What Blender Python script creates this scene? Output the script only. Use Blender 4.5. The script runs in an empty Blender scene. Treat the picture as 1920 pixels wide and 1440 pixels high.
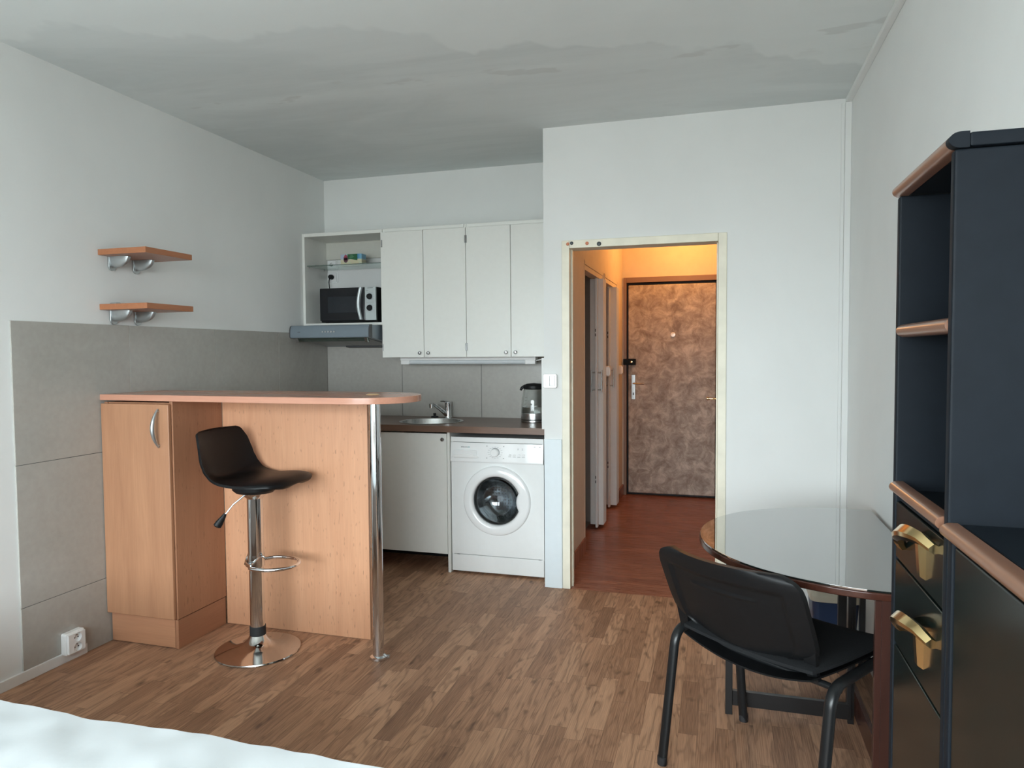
import bpy, bmesh, math, random
from mathutils import Vector, Matrix
random.seed(7)
PI = math.pi
sc = bpy.context.scene
COL = sc.collection

# ------------------------------------------------------------------ camera
def setup_camera():
    f, yaw, pitch, roll = 1321.264, math.radians(16.3364), math.radians(-2.5256), math.radians(-0.4071)
    fw = Vector((-math.sin(yaw)*math.cos(pitch), math.cos(yaw)*math.cos(pitch), math.sin(pitch)))
    r = Vector((math.cos(yaw), math.sin(yaw), 0)); u = r.cross(fw)
    r2 = math.cos(roll)*r + math.sin(roll)*u
    u2 = -math.sin(roll)*r + math.cos(roll)*u
    cam = bpy.data.cameras.new('camera'); cam.sensor_width = 36; cam.lens = 36*f/1920
    cam.clip_start = 0.02
    o = bpy.data.objects.new('camera', cam); COL.objects.link(o)
    m = Matrix((r2, u2, -fw)).transposed().to_4x4(); m.translation = Vector((2.8181, 0, 1.3768))
    o.matrix_world = m
    sc.camera = o
setup_camera()

# ------------------------------------------------------------------ daylight and exposure
W = 3.46          # room width
H = 2.66          # ceiling
YB = 4.686        # alcove back wall
YP = 3.985        # partition wall
YR = -1.75        # wall with the window, behind the camera
WX0, WX1, WZ0, WZ1 = 0.06, 3.38, 0.72, 2.20   # window opening
world = bpy.data.worlds.new('world'); sc.world = world; world.use_nodes = True
wt = world.node_tree; bg = wt.nodes['Background']      # overcast sky over darker ground
wtc = wt.nodes.new('ShaderNodeTexCoord'); wsx = wt.nodes.new('ShaderNodeSeparateXYZ'); wmr = wt.nodes.new('ShaderNodeValToRGB')
wt.links.new(wtc.outputs['Generated'], wsx.inputs[0])
wma = wt.nodes.new('ShaderNodeMath'); wma.operation = 'MULTIPLY_ADD'; wma.inputs[1].default_value = 0.5; wma.inputs[2].default_value = 0.5
wt.links.new(wsx.outputs[2], wma.inputs[0]); wt.links.new(wma.outputs[0], wmr.inputs[0])
for k, (p, c) in enumerate(((0.42, (0.22, 0.235, 0.225, 1)), (0.57, (0.87, 0.975, 1.02, 1)))):
    wmr.color_ramp.elements[k].position = p; wmr.color_ramp.elements[k].color = c
wt.links.new(wmr.outputs[0], bg.inputs['Color'])
bg.inputs['Strength'].default_value = 22.5
pl = bpy.data.lights.new('window_daylight', 'AREA'); pl.shape = 'RECTANGLE'
pl.size = WX1-WX0; pl.size_y = WZ1-WZ0; pl.cycles.is_portal = True
po = bpy.data.objects.new('window_daylight', pl); COL.objects.link(po)
po.location = ((WX0+WX1)/2, YR-0.02, (WZ0+WZ1)/2); po.rotation_euler = (math.radians(90), 0, 0)
sc.view_settings.view_transform = 'Standard'; sc.view_settings.look = 'None'
sc.view_settings.exposure = 0.0; sc.view_settings.gamma = 1.0
sc.view_settings.use_curve_mapping = False
sc.cycles.max_bounces = 14; sc.cycles.diffuse_bounces = 8; sc.cycles.glossy_bounces = 6
sc.cycles.transmission_bounces = 8; sc.cycles.sample_clamp_indirect = 6.0
sc.cycles.use_denoising = True
sc.cycles.caustics_reflective = False; sc.cycles.caustics_refractive = False

# ------------------------------------------------------------------ materials
class NT:
    def __init__(s, name):
        s.m = bpy.data.materials.new(name); s.m.use_nodes = True
        s.t = s.m.node_tree; s.b = s.t.nodes['Principled BSDF']
    def n(s, typ, **kw):
        nd = s.t.nodes.new(typ)
        for k, v in kw.items(): setattr(nd, k, v)
        return nd
    def l(s, a, b): s.t.links.new(a, b)
    def val(s, sock, v):
        if hasattr(v, 'is_output'): s.l(v, sock)
        else: sock.default_value = v
    def math(s, op, a, b=None, c=None):
        nd = s.n('ShaderNodeMath', operation=op); s.val(nd.inputs[0], a)
        if b is not None: s.val(nd.inputs[1], b)
        if c is not None: s.val(nd.inputs[2], c)
        return nd.outputs[0]
    def coord(s, scale=(1,1,1), kind='Object', loc=(0,0,0)):
        tc = s.n('ShaderNodeTexCoord'); mp = s.n('ShaderNodeMapping')
        mp.inputs['Scale'].default_value = scale; mp.inputs['Location'].default_value = loc
        s.l(tc.outputs[kind], mp.inputs['Vector']); return mp.outputs[0]
    def noise(s, vec, scale=5, detail=4, rough=0.55, dist=0.0, dim='3D'):
        nd = s.n('ShaderNodeTexNoise', noise_dimensions=dim); s.l(vec, nd.inputs['Vector'])
        nd.inputs['Scale'].default_value = scale; nd.inputs['Detail'].default_value = detail
        nd.inputs['Roughness'].default_value = rough; nd.inputs['Distortion'].default_value = dist
        return nd.outputs['Fac']
    def ramp(s, fac, stops, interp='LINEAR'):
        nd = s.n('ShaderNodeValToRGB'); cr = nd.color_ramp; cr.interpolation = interp
        while len(cr.elements) < len(stops): cr.elements.new(0.5)
        for e, (p, c) in zip(cr.elements, stops):
            e.position = p; e.color = (*c, 1) if len(c) == 3 else c
        s.val(nd.inputs[0], fac); return nd.outputs[0]
    def mix(s, fac, a, b, blend='MIX'):
        nd = s.n('ShaderNodeMix', data_type='RGBA', blend_type=blend)
        s.val(nd.inputs[0], fac)
        for i, v in ((6, a), (7, b)):
            if hasattr(v, 'is_output'): s.l(v, nd.inputs[i])
            else: nd.inputs[i].default_value = (*v, 1)
        return nd.outputs[2]
    def bump(s, h, strength=0.2, dist=0.002):
        nd = s.n('ShaderNodeBump'); s.l(h, nd.inputs['Height'])
        nd.inputs['Strength'].default_value = strength; nd.inputs['Distance'].default_value = dist
        s.l(nd.outputs[0], s.b.inputs['Normal'])
    def set(s, color=None, rough=None, metal=None, **kw):
        if color is not None:
            if hasattr(color, 'is_output'): s.l(color, s.b.inputs['Base Color'])
            else: s.b.inputs['Base Color'].default_value = (*color, 1)
        if rough is not None: s.val(s.b.inputs['Roughness'], rough)
        if metal is not None: s.b.inputs['Metallic'].default_value = metal
        for k, v in kw.items(): s.b.inputs[k].default_value = v
        return s.m

def plain(name, color, rough=0.5, metal=0.0, var=0.03, nscale=30, bump=0.0, **kw):
    t = NT(name); nz = t.noise(t.coord(), nscale, 3)
    lo = tuple(max(0, c*(1-var)) for c in color); hi = tuple(min(1, c*(1+var)) for c in color)
    m = t.set(t.ramp(nz, [(0.3, lo), (0.7, hi)]), rough, metal, **kw)
    if bump: t.bump(nz, bump, 0.001)
    return m

def wood(name, base, dark, axis='z', rough=0.35, scale=1.0, flecks=0.0, coat=0.0):
    t = NT(name)
    s = {'x': (1.2, 14, 14), 'y': (14, 1.2, 14), 'z': (14, 14, 1.2)}[axis]
    s2 = {'x': (6, 160, 160), 'y': (160, 6, 160), 'z': (160, 160, 6)}[axis]
    n1 = t.noise(t.coord(tuple(a*scale for a in s)), 1.0, 5, 0.6, 0.8)
    n2 = t.noise(t.coord(tuple(a*scale for a in s2)), 1.0, 2)
    c = t.ramp(n1, [(0.28, dark), (0.5, tuple((a+b)/2 for a, b in zip(base, dark))), (0.72, base)])
    c = t.mix(0.22, c, t.ramp(n2, [(0.3, tuple(a*0.6 for a in base)), (0.75, base)]))
    if flecks:
        s3 = {'x': (26, 120, 120), 'y': (120, 26, 120), 'z': (120, 120, 26)}[axis]
        n3 = t.noise(t.coord(s3, loc=(3, 1, 2)), 1.0, 1.0)
        c = t.mix(t.ramp(n3, [(0.675, (0, 0, 0)), (0.75, (flecks,)*3)]), c, tuple(a*0.45 for a in dark))
    return t.set(c, rough, **{'Coat Weight': coat, 'Coat Roughness': 0.15})

M = {}
def mats():
    # painted plaster
    t = NT('wall_paint'); v = t.coord()
    n = t.noise(v, 1.1, 4, 0.6, 0.4); n2 = t.noise(v, 55, 3)
    t.set(t.ramp(n, [(0.35, (0.735, 0.745, 0.735)), (0.65, (0.775, 0.785, 0.775))]), 0.75); t.bump(n2, 0.12, 0.002); M['wall'] = t.m
    # ceiling: uneven roller coats in bands across the room and a patched joint
    t = NT('ceiling_paint'); v = t.coord((0.55, 1.6, 1))
    n = t.noise(v, 1.3, 5, 0.6, 0.9); nf = t.noise(t.coord((2, 26, 1)), 1.0, 3)
    band = t.ramp(n, [(0.36, (0.615, 0.655, 0.655)), (0.47, (0.66, 0.70, 0.70)), (0.52, (0.69, 0.73, 0.73)), (0.64, (0.71, 0.75, 0.75))])
    c = t.mix(0.18, band, t.ramp(nf, [(0.3, (0.605, 0.645, 0.64)), (0.7, (0.71, 0.75, 0.75))]))
    sx = t.n('ShaderNodeSeparateXYZ'); t.l(t.coord(), sx.inputs[0])
    wob = t.noise(t.coord((2.6, 1.2, 1)), 1.0, 3, 0.55)
    edge = t.math('ADD', t.math('SUBTRACT', sx.outputs[1], t.math('MULTIPLY', sx.outputs[0], 0.40)), t.math('MULTIPLY', wob, 0.75))      # fresh coat ends in a jagged line
    fresh = t.ramp(t.math('SUBTRACT', 2.46, edge), [(0.0, (0, 0, 0)), (0.035, (1, 1, 1))])
    c = t.mix(t.math('MULTIPLY', fresh, 0.75), c, (0.775, 0.815, 0.81))
    seam = t.math('ABSOLUTE', t.math('SUBTRACT', t.math('ADD', sx.outputs[1], t.math('MULTIPLY', t.noise(t.coord(), 4.0, 4), 0.16)), 3.24))
    c = t.mix(t.ramp(seam, [(0.02, (0.45, 0.45, 0.45)), (0.10, (0, 0, 0))]), c, (0.755, 0.80, 0.795))
    blot = t.noise(t.coord((3.0, 7.0, 1)), 1.0, 3)
    c = t.mix(t.math('MULTIPLY', t.ramp(blot, [(0.62, (0, 0, 0)), (0.66, (1, 1, 1))]), t.ramp(seam, [(0.05, (0.5, 0.5, 0.5)), (0.25, (0, 0, 0))])), c, (0.56, 0.58, 0.57))
    t.set(c, 0.8); t.bump(t.math('ADD', t.math('MULTIPLY', t.ramp(seam, [(0, (1, 1, 1)), (0.045, (0, 0, 0))]), 0.6), t.math('MULTIPLY', nf, 0.15)), 0.25, 0.006)
    M['ceiling'] = t.m
    # hall plaster
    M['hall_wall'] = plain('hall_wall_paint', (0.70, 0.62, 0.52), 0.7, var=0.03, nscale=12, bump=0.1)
    # floor: narrow wood strips
    def planks(name, w, L, axis, cols, ringk, rough, seamdark=0.45):
        t = NT(name); sp = t.n('ShaderNodeSeparateXYZ'); t.l(t.coord(), sp.inputs[0])
        a, b = (sp.outputs[0], sp.outputs[1]) if axis == 'y' else (sp.outputs[1], sp.outputs[0])
        ru = t.math('DIVIDE', a, w); row = t.math('FLOOR', ru)
        wn = t.n('ShaderNodeTexWhiteNoise', noise_dimensions='1D'); t.l(row, wn.inputs['W'])
        vv = t.math('ADD', t.math('DIVIDE', b, L), t.math('MULTIPLY', wn.outputs['Value'], 9.7)); colm = t.math('FLOOR', vv)
        cb = t.n('ShaderNodeCombineXYZ'); t.l(row, cb.inputs[0]); t.l(colm, cb.inputs[1])
        w2 = t.n('ShaderNodeTexWhiteNoise', noise_dimensions='2D'); t.l(cb.outputs[0], w2.inputs['Vector'])
        pid = w2.outputs['Value']
        gc = t.n('ShaderNodeCombineXYZ')
        t.l(t.math('ADD', t.math('MULTIPLY', a, 11.0), t.math('MULTIPLY', pid, 37.0)), gc.inputs[0])
        t.l(t.math('ADD', t.math('MULTIPLY', b, 1.9), t.math('MULTIPLY', pid, 91.0)), gc.inputs[1])
        nz = t.noise(gc.outputs[0], 1.0, 3, 0.5, 0.35)
        rings = t.math('MULTIPLY_ADD', t.math('SINE', t.math('MULTIPLY', nz, ringk)), 0.5, 0.5)
        fc = t.n('ShaderNodeCombineXYZ')
        t.l(t.math('MULTIPLY', a, 520.0), fc.inputs[0]); t.l(t.math('MULTIPLY', b, 7.0), fc.inputs[1]); t.l(pid, fc.inputs[2])
        fine = t.noise(fc.outputs[0], 1.0, 3)
        kc = t.n('ShaderNodeCombineXYZ')
        t.l(t.math('ADD', t.math('MULTIPLY', a, 16.0), t.math('MULTIPLY', pid, 13.0)), kc.inputs[0]); t.l(t.math('MULTIPLY', b, 6.5), kc.inputs[1])
        knots = t.noise(kc.outputs[0], 1.0, 2)
        c = t.ramp(pid, cols)
        c = t.mix(t.math('MULTIPLY', t.math('POWER', rings, 3.0), 0.62), c, tuple(x*0.75 for x in cols[0][1]))
        c = t.mix(0.33, c, t.ramp(fine, [(0.38, tuple(x*0.45 for x in cols[0][1])), (0.60, cols[-1][1])]))
        c = t.mix(t.ramp(knots, [(0.63, (0, 0, 0)), (0.76, (0.8, 0.8, 0.8))]), c, tuple(x*0.35 for x in cols[0][1]))
        fu = t.math('ABSOLUTE', t.math('SUBTRACT', t.math('FRACT', ru), 0.5)); fv = t.math('ABSOLUTE', t.math('SUBTRACT', t.math('FRACT', vv), 0.5))
        s = t.math('MAXIMUM', t.math('GREATER_THAN', fu, 0.487), t.math('GREATER_THAN', fv, 0.4975))
        c = t.mix(t.math('MULTIPLY', s, seamdark), c, tuple(x*0.4 for x in cols[0][1]))
        t.set(c, t.math('MULTIPLY_ADD', fine, 0.12, rough), **{'Specular IOR Level': 0.28}); t.bump(fine, 0.05, 0.001)
        return t.m
    M['floor'] = planks('floor_laminate', 0.0655, 0.42, 'y', [(0.0, (0.23, 0.118, 0.072)), (0.18, (0.35, 0.187, 0.112)), (0.5, (0.44, 0.243, 0.148)), (1.0, (0.57, 0.335, 0.208))], 46.0, 0.45)
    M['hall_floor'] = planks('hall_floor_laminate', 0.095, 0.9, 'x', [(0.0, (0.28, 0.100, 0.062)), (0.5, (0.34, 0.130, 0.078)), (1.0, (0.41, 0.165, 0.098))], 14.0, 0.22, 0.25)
    # big grey tiles
    t = NT('grey_tile'); v = t.coord()
    n = t.noise(v, 2.2, 6, 0.65, 0.5); n2 = t.noise(v, 40, 3)
    c = t.ramp(n, [(0.3, (0.36, 0.343, 0.312)), (0.7, (0.425, 0.41, 0.378))]); c = t.mix(0.2, c, t.ramp(n2, [(0.3, (0.30, 0.295, 0.27)), (0.7, (0.44, 0.43, 0.40))]))
    t.set(c, 0.27); M['tile'] = t.m
    M['grout'] = plain('grout', (0.62, 0.62, 0.60), 0.9)
    M['alder'] = wood('alder_laminate', (0.68, 0.365, 0.215), (0.575, 0.29, 0.165), 'z', 0.38, flecks=0.55)
    M['alder_door'] = wood('alder_door_laminate', (0.46, 0.235, 0.130), (0.35, 0.165, 0.09), 'z', 0.36)
    M['alder_side'] = wood('alder_side_laminate', (0.42, 0.205, 0.115), (0.33, 0.155, 0.085), 'z', 0.36, flecks=0.5)
    M['alder_h'] = wood('alder_laminate_lengthwise', (0.52, 0.265, 0.150), (0.43, 0.205, 0.118), 'x', 0.28)
    M['alder_y'] = wood('alder_laminate_plinth', (0.42, 0.205, 0.115), (0.35, 0.16, 0.09), 'y', 0.38)
    M['shelf_wood'] = wood('orange_shelf_wood', (0.42, 0.165, 0.075), (0.34, 0.125, 0.055), 'y', 0.35)
    M['bar_edge'] = wood('pink_beech_edge', (0.58, 0.29, 0.20), (0.50, 0.24, 0.16), 'x', 0.22)
    M['walnut'] = wood('brown_worktop', (0.195, 0.115, 0.080), (0.135, 0.080, 0.058), 'x', 0.33)
    M['mahogany'] = wood('dark_mahogany', (0.060, 0.022, 0.016), (0.032, 0.013, 0.010), 'z', 0.28)
    M['mahogany_h'] = wood('dark_mahogany_edge', (0.085, 0.028, 0.018), (0.045, 0.016, 0.011), 'y', 0.22)
    M['black_wood'] = wood('blackened_wood', (0.012, 0.011, 0.011), (0.007, 0.007, 0.008), 'x', 0.35)
    M['cherry_trim'] = wood('cherry_edge_trim', (0.22, 0.108, 0.066), (0.165, 0.078, 0.047), 'y', 0.30, coat=0.3)
    M['cab'] = plain('cream_cabinet_paint', (0.74, 0.745, 0.71), 0.33, var=0.012)
    M['cab_in'] = plain('cabinet_inside', (0.60, 0.595, 0.54), 0.5, var=0.015)
    M['white'] = plain('white_enamel', (0.80, 0.815, 0.81), 0.16, var=0.01)
    M['white_gloss'] = plain('white_plastic_gloss', (0.82, 0.83, 0.83), 0.10, var=0.008)
    M['white_matt'] = plain('white_plastic', (0.80, 0.80, 0.79), 0.4, var=0.01)
    M['filler'] = plain('pale_blue_panel', (0.70, 0.765, 0.80), 0.45, var=0.01)
    M['base_white'] = plain('white_skirting', (0.72, 0.72, 0.71), 0.5, var=0.02)
    M['cream_paint'] = plain('old_cream_paint', (0.80, 0.76, 0.63), 0.45, var=0.07, nscale=9)
    M['chrome'] = plain('chrome', (0.78, 0.80, 0.82), 0.07, 1.0, var=0.02)
    M['chrome_base'] = plain('polished_steel_base', (0.62, 0.60, 0.58), 0.10, 1.0, var=0.02)
    M['steel'] = plain('brushed_steel', (0.60, 0.61, 0.61), 0.25, 1.0, var=0.05); M['knob_steel'] = plain('dull_knob_steel', (0.28, 0.28, 0.28), 0.3, 1.0, var=0.05)
    M['satin'] = plain('satin_aluminium', (0.50, 0.53, 0.54), 0.33, 0.9, var=0.03)
    M['black'] = plain('black_plastic', (0.0075, 0.008, 0.0088), 0.45, var=0.1, **{'Specular IOR Level': 0.22})
    M['black_gloss'] = plain('black_gloss', (0.008, 0.009, 0.012), 0.08, var=0.1)
    M['black_seat'] = plain('black_leatherette', (0.0065, 0.0068, 0.0075), 0.42, var=0.1, nscale=200, bump=0.05, **{'Specular IOR Level': 0.20})
    M['black_fabric'] = plain('black_fabric', (0.014, 0.015, 0.0165), 0.95, var=0.3, nscale=400, bump=0.3, **{'Specular IOR Level': 0.2})
    M['black_metal'] = plain('black_lacquered_metal', (0.010, 0.011, 0.012), 0.30, var=0.1, **{'Specular IOR Level': 0.35})
    M['rubber'] = plain('dark_rubber', (0.02, 0.02, 0.022), 0.7)
    M['navy_black'] = plain('blue_black_lacquer', (0.0085, 0.0115, 0.0155), 0.5, var=0.08, **{'Specular IOR Level': 0.10})
    M['black_green'] = plain('black_green_gloss', (0.006, 0.010, 0.009), 0.16, var=0.1, **{'Specular IOR Level': 0.25})
    M['brass'] = plain('polished_brass', (0.80, 0.60, 0.30), 0.16, 1.0, var=0.05)
    M['hood'] = plain('blue_grey_enamel', (0.175, 0.215, 0.25), 0.30, var=0.02)
    M['hood_under'] = plain('grey_filter_mesh', (0.30, 0.31, 0.31), 0.45, 0.2, var=0.15, nscale=300)
    M['dark_grey'] = plain('dark_grey_plastic', (0.05, 0.052, 0.055), 0.5)
    M['grey_print'] = plain('grey_print', (0.25, 0.26, 0.27), 0.6)
    M['teal_print'] = plain('teal_print', (0.20, 0.40, 0.40), 0.6)
    M['silver'] = plain('silver_panel', (0.50, 0.55, 0.56), 0.38, 0.35, var=0.03)
    M['oven_glass'] = plain('dark_oven_window', (0.018, 0.022, 0.028), 0.12, var=0.1)
    M['tube_cover'] = plain('lamp_diffuser', (0.62, 0.66, 0.68), 0.35, var=0.02)
    t = NT('clear_glass'); t.set((0.96, 0.985, 0.975), 0.0, 0.0, **{'Transmission Weight': 1.0, 'IOR': 1.45}); t.noise(t.coord(), 3); M['glass'] = t.m
    t = NT('green_edge_glass'); t.set((0.62, 0.80, 0.74), 0.0, 0.0, **{'Transmission Weight': 1.0, 'IOR': 1.45}); M['glass_green'] = t.m
    M['table_glass'] = plain('smoked_table_glass', (0.020, 0.024, 0.021), 0.015, var=0.05, **{'IOR': 3.2, 'Coat Weight': 1.0, 'Coat Roughness': 0.01, 'Coat IOR': 2.3})
    t = NT('water'); t.set((0.93, 0.97, 0.96), 0.0, 0.0, **{'Transmission Weight': 1.0, 'IOR': 1.33}); M['water'] = t.m
    t = NT('drum_steel'); vo = t.n('ShaderNodeTexVoronoi'); vo.inputs['Scale'].default_value = 42; vo.inputs['Randomness'].default_value = 0.15; t.l(t.coord(), vo.inputs['Vector'])
    t.set(t.ramp(vo.outputs['Distance'], [(0.16, (0.02, 0.02, 0.02)), (0.22, (0.62, 0.63, 0.64))]), 0.22, 1.0); M['drum'] = t.m
    M['gasket'] = plain('grey_gasket', (0.055, 0.065, 0.07), 0.35)
    t = NT('door_glass'); t.set((0.60, 0.64, 0.66), 0.0, 0.0, **{'Transmission Weight': 1.0, 'IOR': 1.5}); M['porthole'] = t.m
    # padded entrance door covering
    t = NT('brown_leatherette'); v = t.coord()
    n = t.noise(v, 9.0, 8, 0.72, 0.5); n2 = t.noise(v, 60, 4, 0.7, 0.6)
    c = t.ramp(n, [(0.36, (0.22, 0.165, 0.13)), (0.5, (0.38, 0.315, 0.26)), (0.66, (0.62, 0.55, 0.48))])
    t.set(c, t.math('MULTIPLY_ADD', n2, 0.25, 0.30)); t.bump(t.math('ADD', n, t.math('MULTIPLY', n2, 0.3)), 0.6, 0.01); M['leatherette'] = t.m
    M['brown_steel'] = plain('brown_steel_frame', (0.25, 0.155, 0.11), 0.4)
    M['pvc'] = plain('grey_white_pvc', (0.76, 0.765, 0.76), 0.35, var=0.02)
    M['bath_tile'] = plain('bathroom_wall', (0.32, 0.30, 0.28), 0.6)
    M['bath_yellow'] = plain('toilet_wall', (0.62, 0.52, 0.36), 0.7)
    M['sheet'] = None
    t = NT('white_sheet'); n = t.noise(t.coord(), 300, 2); t.set((0.57, 0.60, 0.615), 0.9); t.bump(n, 0.08, 0.001); M['sheet'] = t.m
    M['bed_base'] = plain('bed_base_board', (0.35, 0.30, 0.26), 0.6)
    M['orange_dot'] = plain('orange_cap', (0.55, 0.17, 0.07), 0.4)
    M['black_dot'] = plain('dark_cap', (0.02, 0.03, 0.035), 0.35)
    M['bin_cream'] = plain('cream_bin_plastic', (0.56, 0.52, 0.42), 0.4)
    M['bin_blue'] = plain('navy_bin_plastic', (0.018, 0.035, 0.085), 0.4)
    M['yellow_cap'] = plain('light_wood_cap', (0.72, 0.46, 0.24), 0.4)
    t = NT('lamp_glass'); t.set((1, 0.7, 0.35), 0.5); t.b.inputs['Emission Color'].default_value = (1, 0.55, 0.18, 1); t.b.inputs['Emission Strength'].default_value = 8; M['lamp'] = t.m
    # tea carton print: green panel over a pale landscape, sky at both ends
    t = NT('tea_carton'); sp = t.n('ShaderNodeSeparateXYZ'); t.l(t.coord(kind='Generated'), sp.inputs[0])
    x, z = sp.outputs[0], sp.outputs[2]
    sky = t.ramp(x, [(0.0, (0.42, 0.42, 0.55)), (0.3, (0.40, 0.62, 0.70)), (0.80, (0.05, 0.22, 0.42)), (1.0, (0.22, 0.45, 0.60))])
    nz = t.noise(t.coord((1, 1, 1), 'Generated'), 6, 4)
    land = t.ramp(nz, [(0.35, (0.50, 0.58, 0.50)), (0.5, (0.62, 0.58, 0.36)), (0.65, (0.60, 0.52, 0.44))])
    hor = t.math('GREATER_THAN', t.math('ADD', z, t.math('MULTIPLY', nz, 0.25)), 0.66)
    c = t.mix(hor, land, sky)
    gx = t.math('MULTIPLY', t.math('GREATER_THAN', x, 0.33), t.math('LESS_THAN', x, 0.80))
    gz = t.math('GREATER_THAN', t.math('ADD', z, t.math('MULTIPLY', t.math('ABSOLUTE', t.math('SUBTRACT', x, 0.45)), 0.4)), 0.55)
    c = t.mix(t.math('MULTIPLY', gx, gz), c, (0.012, 0.10, 0.035)); t.set(c, 0.4); M['tea'] = t.m
    M['tea_red'] = plain('crest_red', (0.32, 0.05, 0.09), 0.4)
    M['tea_dark'] = plain('crest_dark', (0.10, 0.04, 0.06), 0.4)
    M['tea_pink'] = plain('crest_pale', (0.72, 0.58, 0.62), 0.4)
    M['tea_text'] = plain('pale_green_print', (0.18, 0.36, 0.22), 0.4)
mats()

# ------------------------------------------------------------------ builders
def bm_new(): return bmesh.new()

def box(bm, x0, x1, y0, y1, z0, z1, bev=0.0015, seg=2):
    g = bmesh.ops.create_cube(bm, size=1.0)['verts']
    for v in g:
        v.co = Vector(((x0+x1)/2 + v.co.x*(x1-x0), (y0+y1)/2 + v.co.y*(y1-y0), (z0+z1)/2 + v.co.z*(z1-z0)))
    if bev > 0:
        es = list({e for v in g for e in v.link_edges})
        b = min(bev, 0.45*min(abs(x1-x0), abs(y1-y0), abs(z1-z0)))
        bmesh.ops.bevel(bm, geom=es, offset=b, segments=seg, affect='EDGES', profile=0.5)
    return bm

def rings_to_faces(bm, rings, closed_ring=True, cap0=True, cap1=True, loop=False):
    n = len(rings[0]); R = len(rings)
    for i in range(R if loop else R-1):
        a, b = rings[i], rings[(i+1) % R]
        for j in range(n if closed_ring else n-1):
            k = (j+1) % n
            try: bm.faces.new((a[j], a[k], b[k], b[j]))
            except ValueError: pass
    if not loop and closed_ring:
        if cap0: bm.faces.new(list(reversed(rings[0])))
        if cap1: bm.faces.new(rings[-1])

def tube(bm, pts, r, seg=12, closed=False, flat=None):
    P = [Vector(p) for p in pts]; n = len(P); rings = []
    rr = r if hasattr(r, '__len__') else [r]*n
    prev = None
    for i in range(n):
        if closed: t = (P[(i+1) % n]-P[i-1]).normalized()
        else: t = (P[min(i+1, n-1)]-P[max(i-1, 0)]).normalized()
        if prev is None:
            up = Vector((0, 0, 1)) if abs(t.z) < 0.9 else Vector((1, 0, 0))
            nrm = t.cross(up).normalized()
        else:
            nrm = (prev - t*prev.dot(t)).normalized()
        prev = nrm; b = t.cross(nrm)
        fx = flat if flat else 1.0
        rings.append([bm.verts.new(P[i] + (nrm*math.cos(2*PI*j/seg)*fx + b*math.sin(2*PI*j/seg))*rr[i]) for j in range(seg)])
    rings_to_faces(bm, rings, True, True, True, closed)
    bmesh.ops.recalc_face_normals(bm, faces=bm.faces[:])
    return bm

def arc_path(pts, rad, n=6):
    """Polyline with rounded corners."""
    P = [Vector(p) for p in pts]; out = [P[0]]
    for i in range(1, len(P)-1):
        a = (P[i-1]-P[i]); b = (P[i+1]-P[i]); d = min(rad, a.length*0.48, b.length*0.48)
        a0 = P[i]+a.normalized()*d; b0 = P[i]+b.normalized()*d
        for k in range(n+1):
            s = k/n; out.append((1-s)**2*a0 + 2*s*(1-s)*P[i] + s*s*b0)
    out.append(P[-1]); return out

def lathe(bm, prof, c=(0, 0, 0), axis='z', seg=40, sx=1.0, sy=1.0):
    rings = []
    for r, h in prof:
        ring = []
        for j in range(seg):
            a = 2*PI*j/seg; u, v = r*math.cos(a)*sx, r*math.sin(a)*sy
            p = {'z': (u, v, h), 'y': (u, h, v), 'x': (h, u, v)}[axis]
            ring.append(bm.verts.new(Vector(c)+Vector(p)))
        rings.append(ring)
    rings_to_faces(bm, rings)
    bmesh.ops.recalc_face_normals(bm, faces=bm.faces[:])
    return bm

def prism(bm, outline, h0, h1, axis='z', bev=0.0, c=(0, 0, 0)):
    def P(u, v, h): return Vector(c)+Vector({'z': (u, v, h), 'y': (u, h, v), 'x': (h, u, v)}[axis])
    a = [bm.verts.new(P(u, v, h0)) for u, v in outline]; b = [bm.verts.new(P(u, v, h1)) for u, v in outline]
    n = len(a); fs = [bm.faces.new(a), bm.faces.new(list(reversed(b)))]
    for i in range(n): fs.append(bm.faces.new((a[i], b[i], b[(i+1) % n], a[(i+1) % n])))
    bmesh.ops.recalc_face_normals(bm, faces=fs)
    if bev:
        es = [e for e in {e for f in fs[:2] for e in f.edges}]
        bmesh.ops.bevel(bm, geom=es, offset=bev, segments=3, affect='EDGES', profile=0.5)
    return bm

def rrect(x0, x1, z0, z1, r, n=6):
    out = []
    for cx, cz, a0 in ((x1-r, z1-r, 0), (x0+r, z1-r, 90), (x0+r, z0+r, 180), (x1-r, z0+r, 270)):
        for k in range(n+1):
            a = math.radians(a0+90*k/n); out.append((cx+r*math.cos(a), cz+r*math.sin(a)))
    return out

def surf(bm, nu, nv, fn, thick=None):
    """Grid sheet fn(u,v); with thick a closed shell offset along fn's own thickness vector."""
    A = [[bm.verts.new(fn(i/(nu-1), j/(nv-1))) for i in range(nu)] for j in range(nv)]
    if thick is None:
        for j in range(nv-1):
            for i in range(nu-1): bm.faces.new((A[j][i], A[j][i+1], A[j+1][i+1], A[j+1][i]))
    else:
        B = [[bm.verts.new(thick(i/(nu-1), j/(nv-1))) for i in range(nu)] for j in range(nv)]
        for j in range(nv-1):
            for i in range(nu-1):
                bm.faces.new((A[j][i], A[j][i+1], A[j+1][i+1], A[j+1][i])); bm.faces.new((B[j][i], B[j+1][i], B[j+1][i+1], B[j][i+1]))
        for i in range(nu-1):
            bm.faces.new((A[0][i], B[0][i], B[0][i+1], A[0][i+1])); bm.faces.new((A[-1][i], A[-1][i+1], B[-1][i+1], B[-1][i]))
        for j in range(nv-1):
            bm.faces.new((A[j][0], A[j+1][0], B[j+1][0], B[j][0])); bm.faces.new((A[j][-1], B[j][-1], B[j+1][-1], A[j+1][-1]))
    bmesh.ops.recalc_face_normals(bm, faces=bm.faces[:])
    return bm

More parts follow.
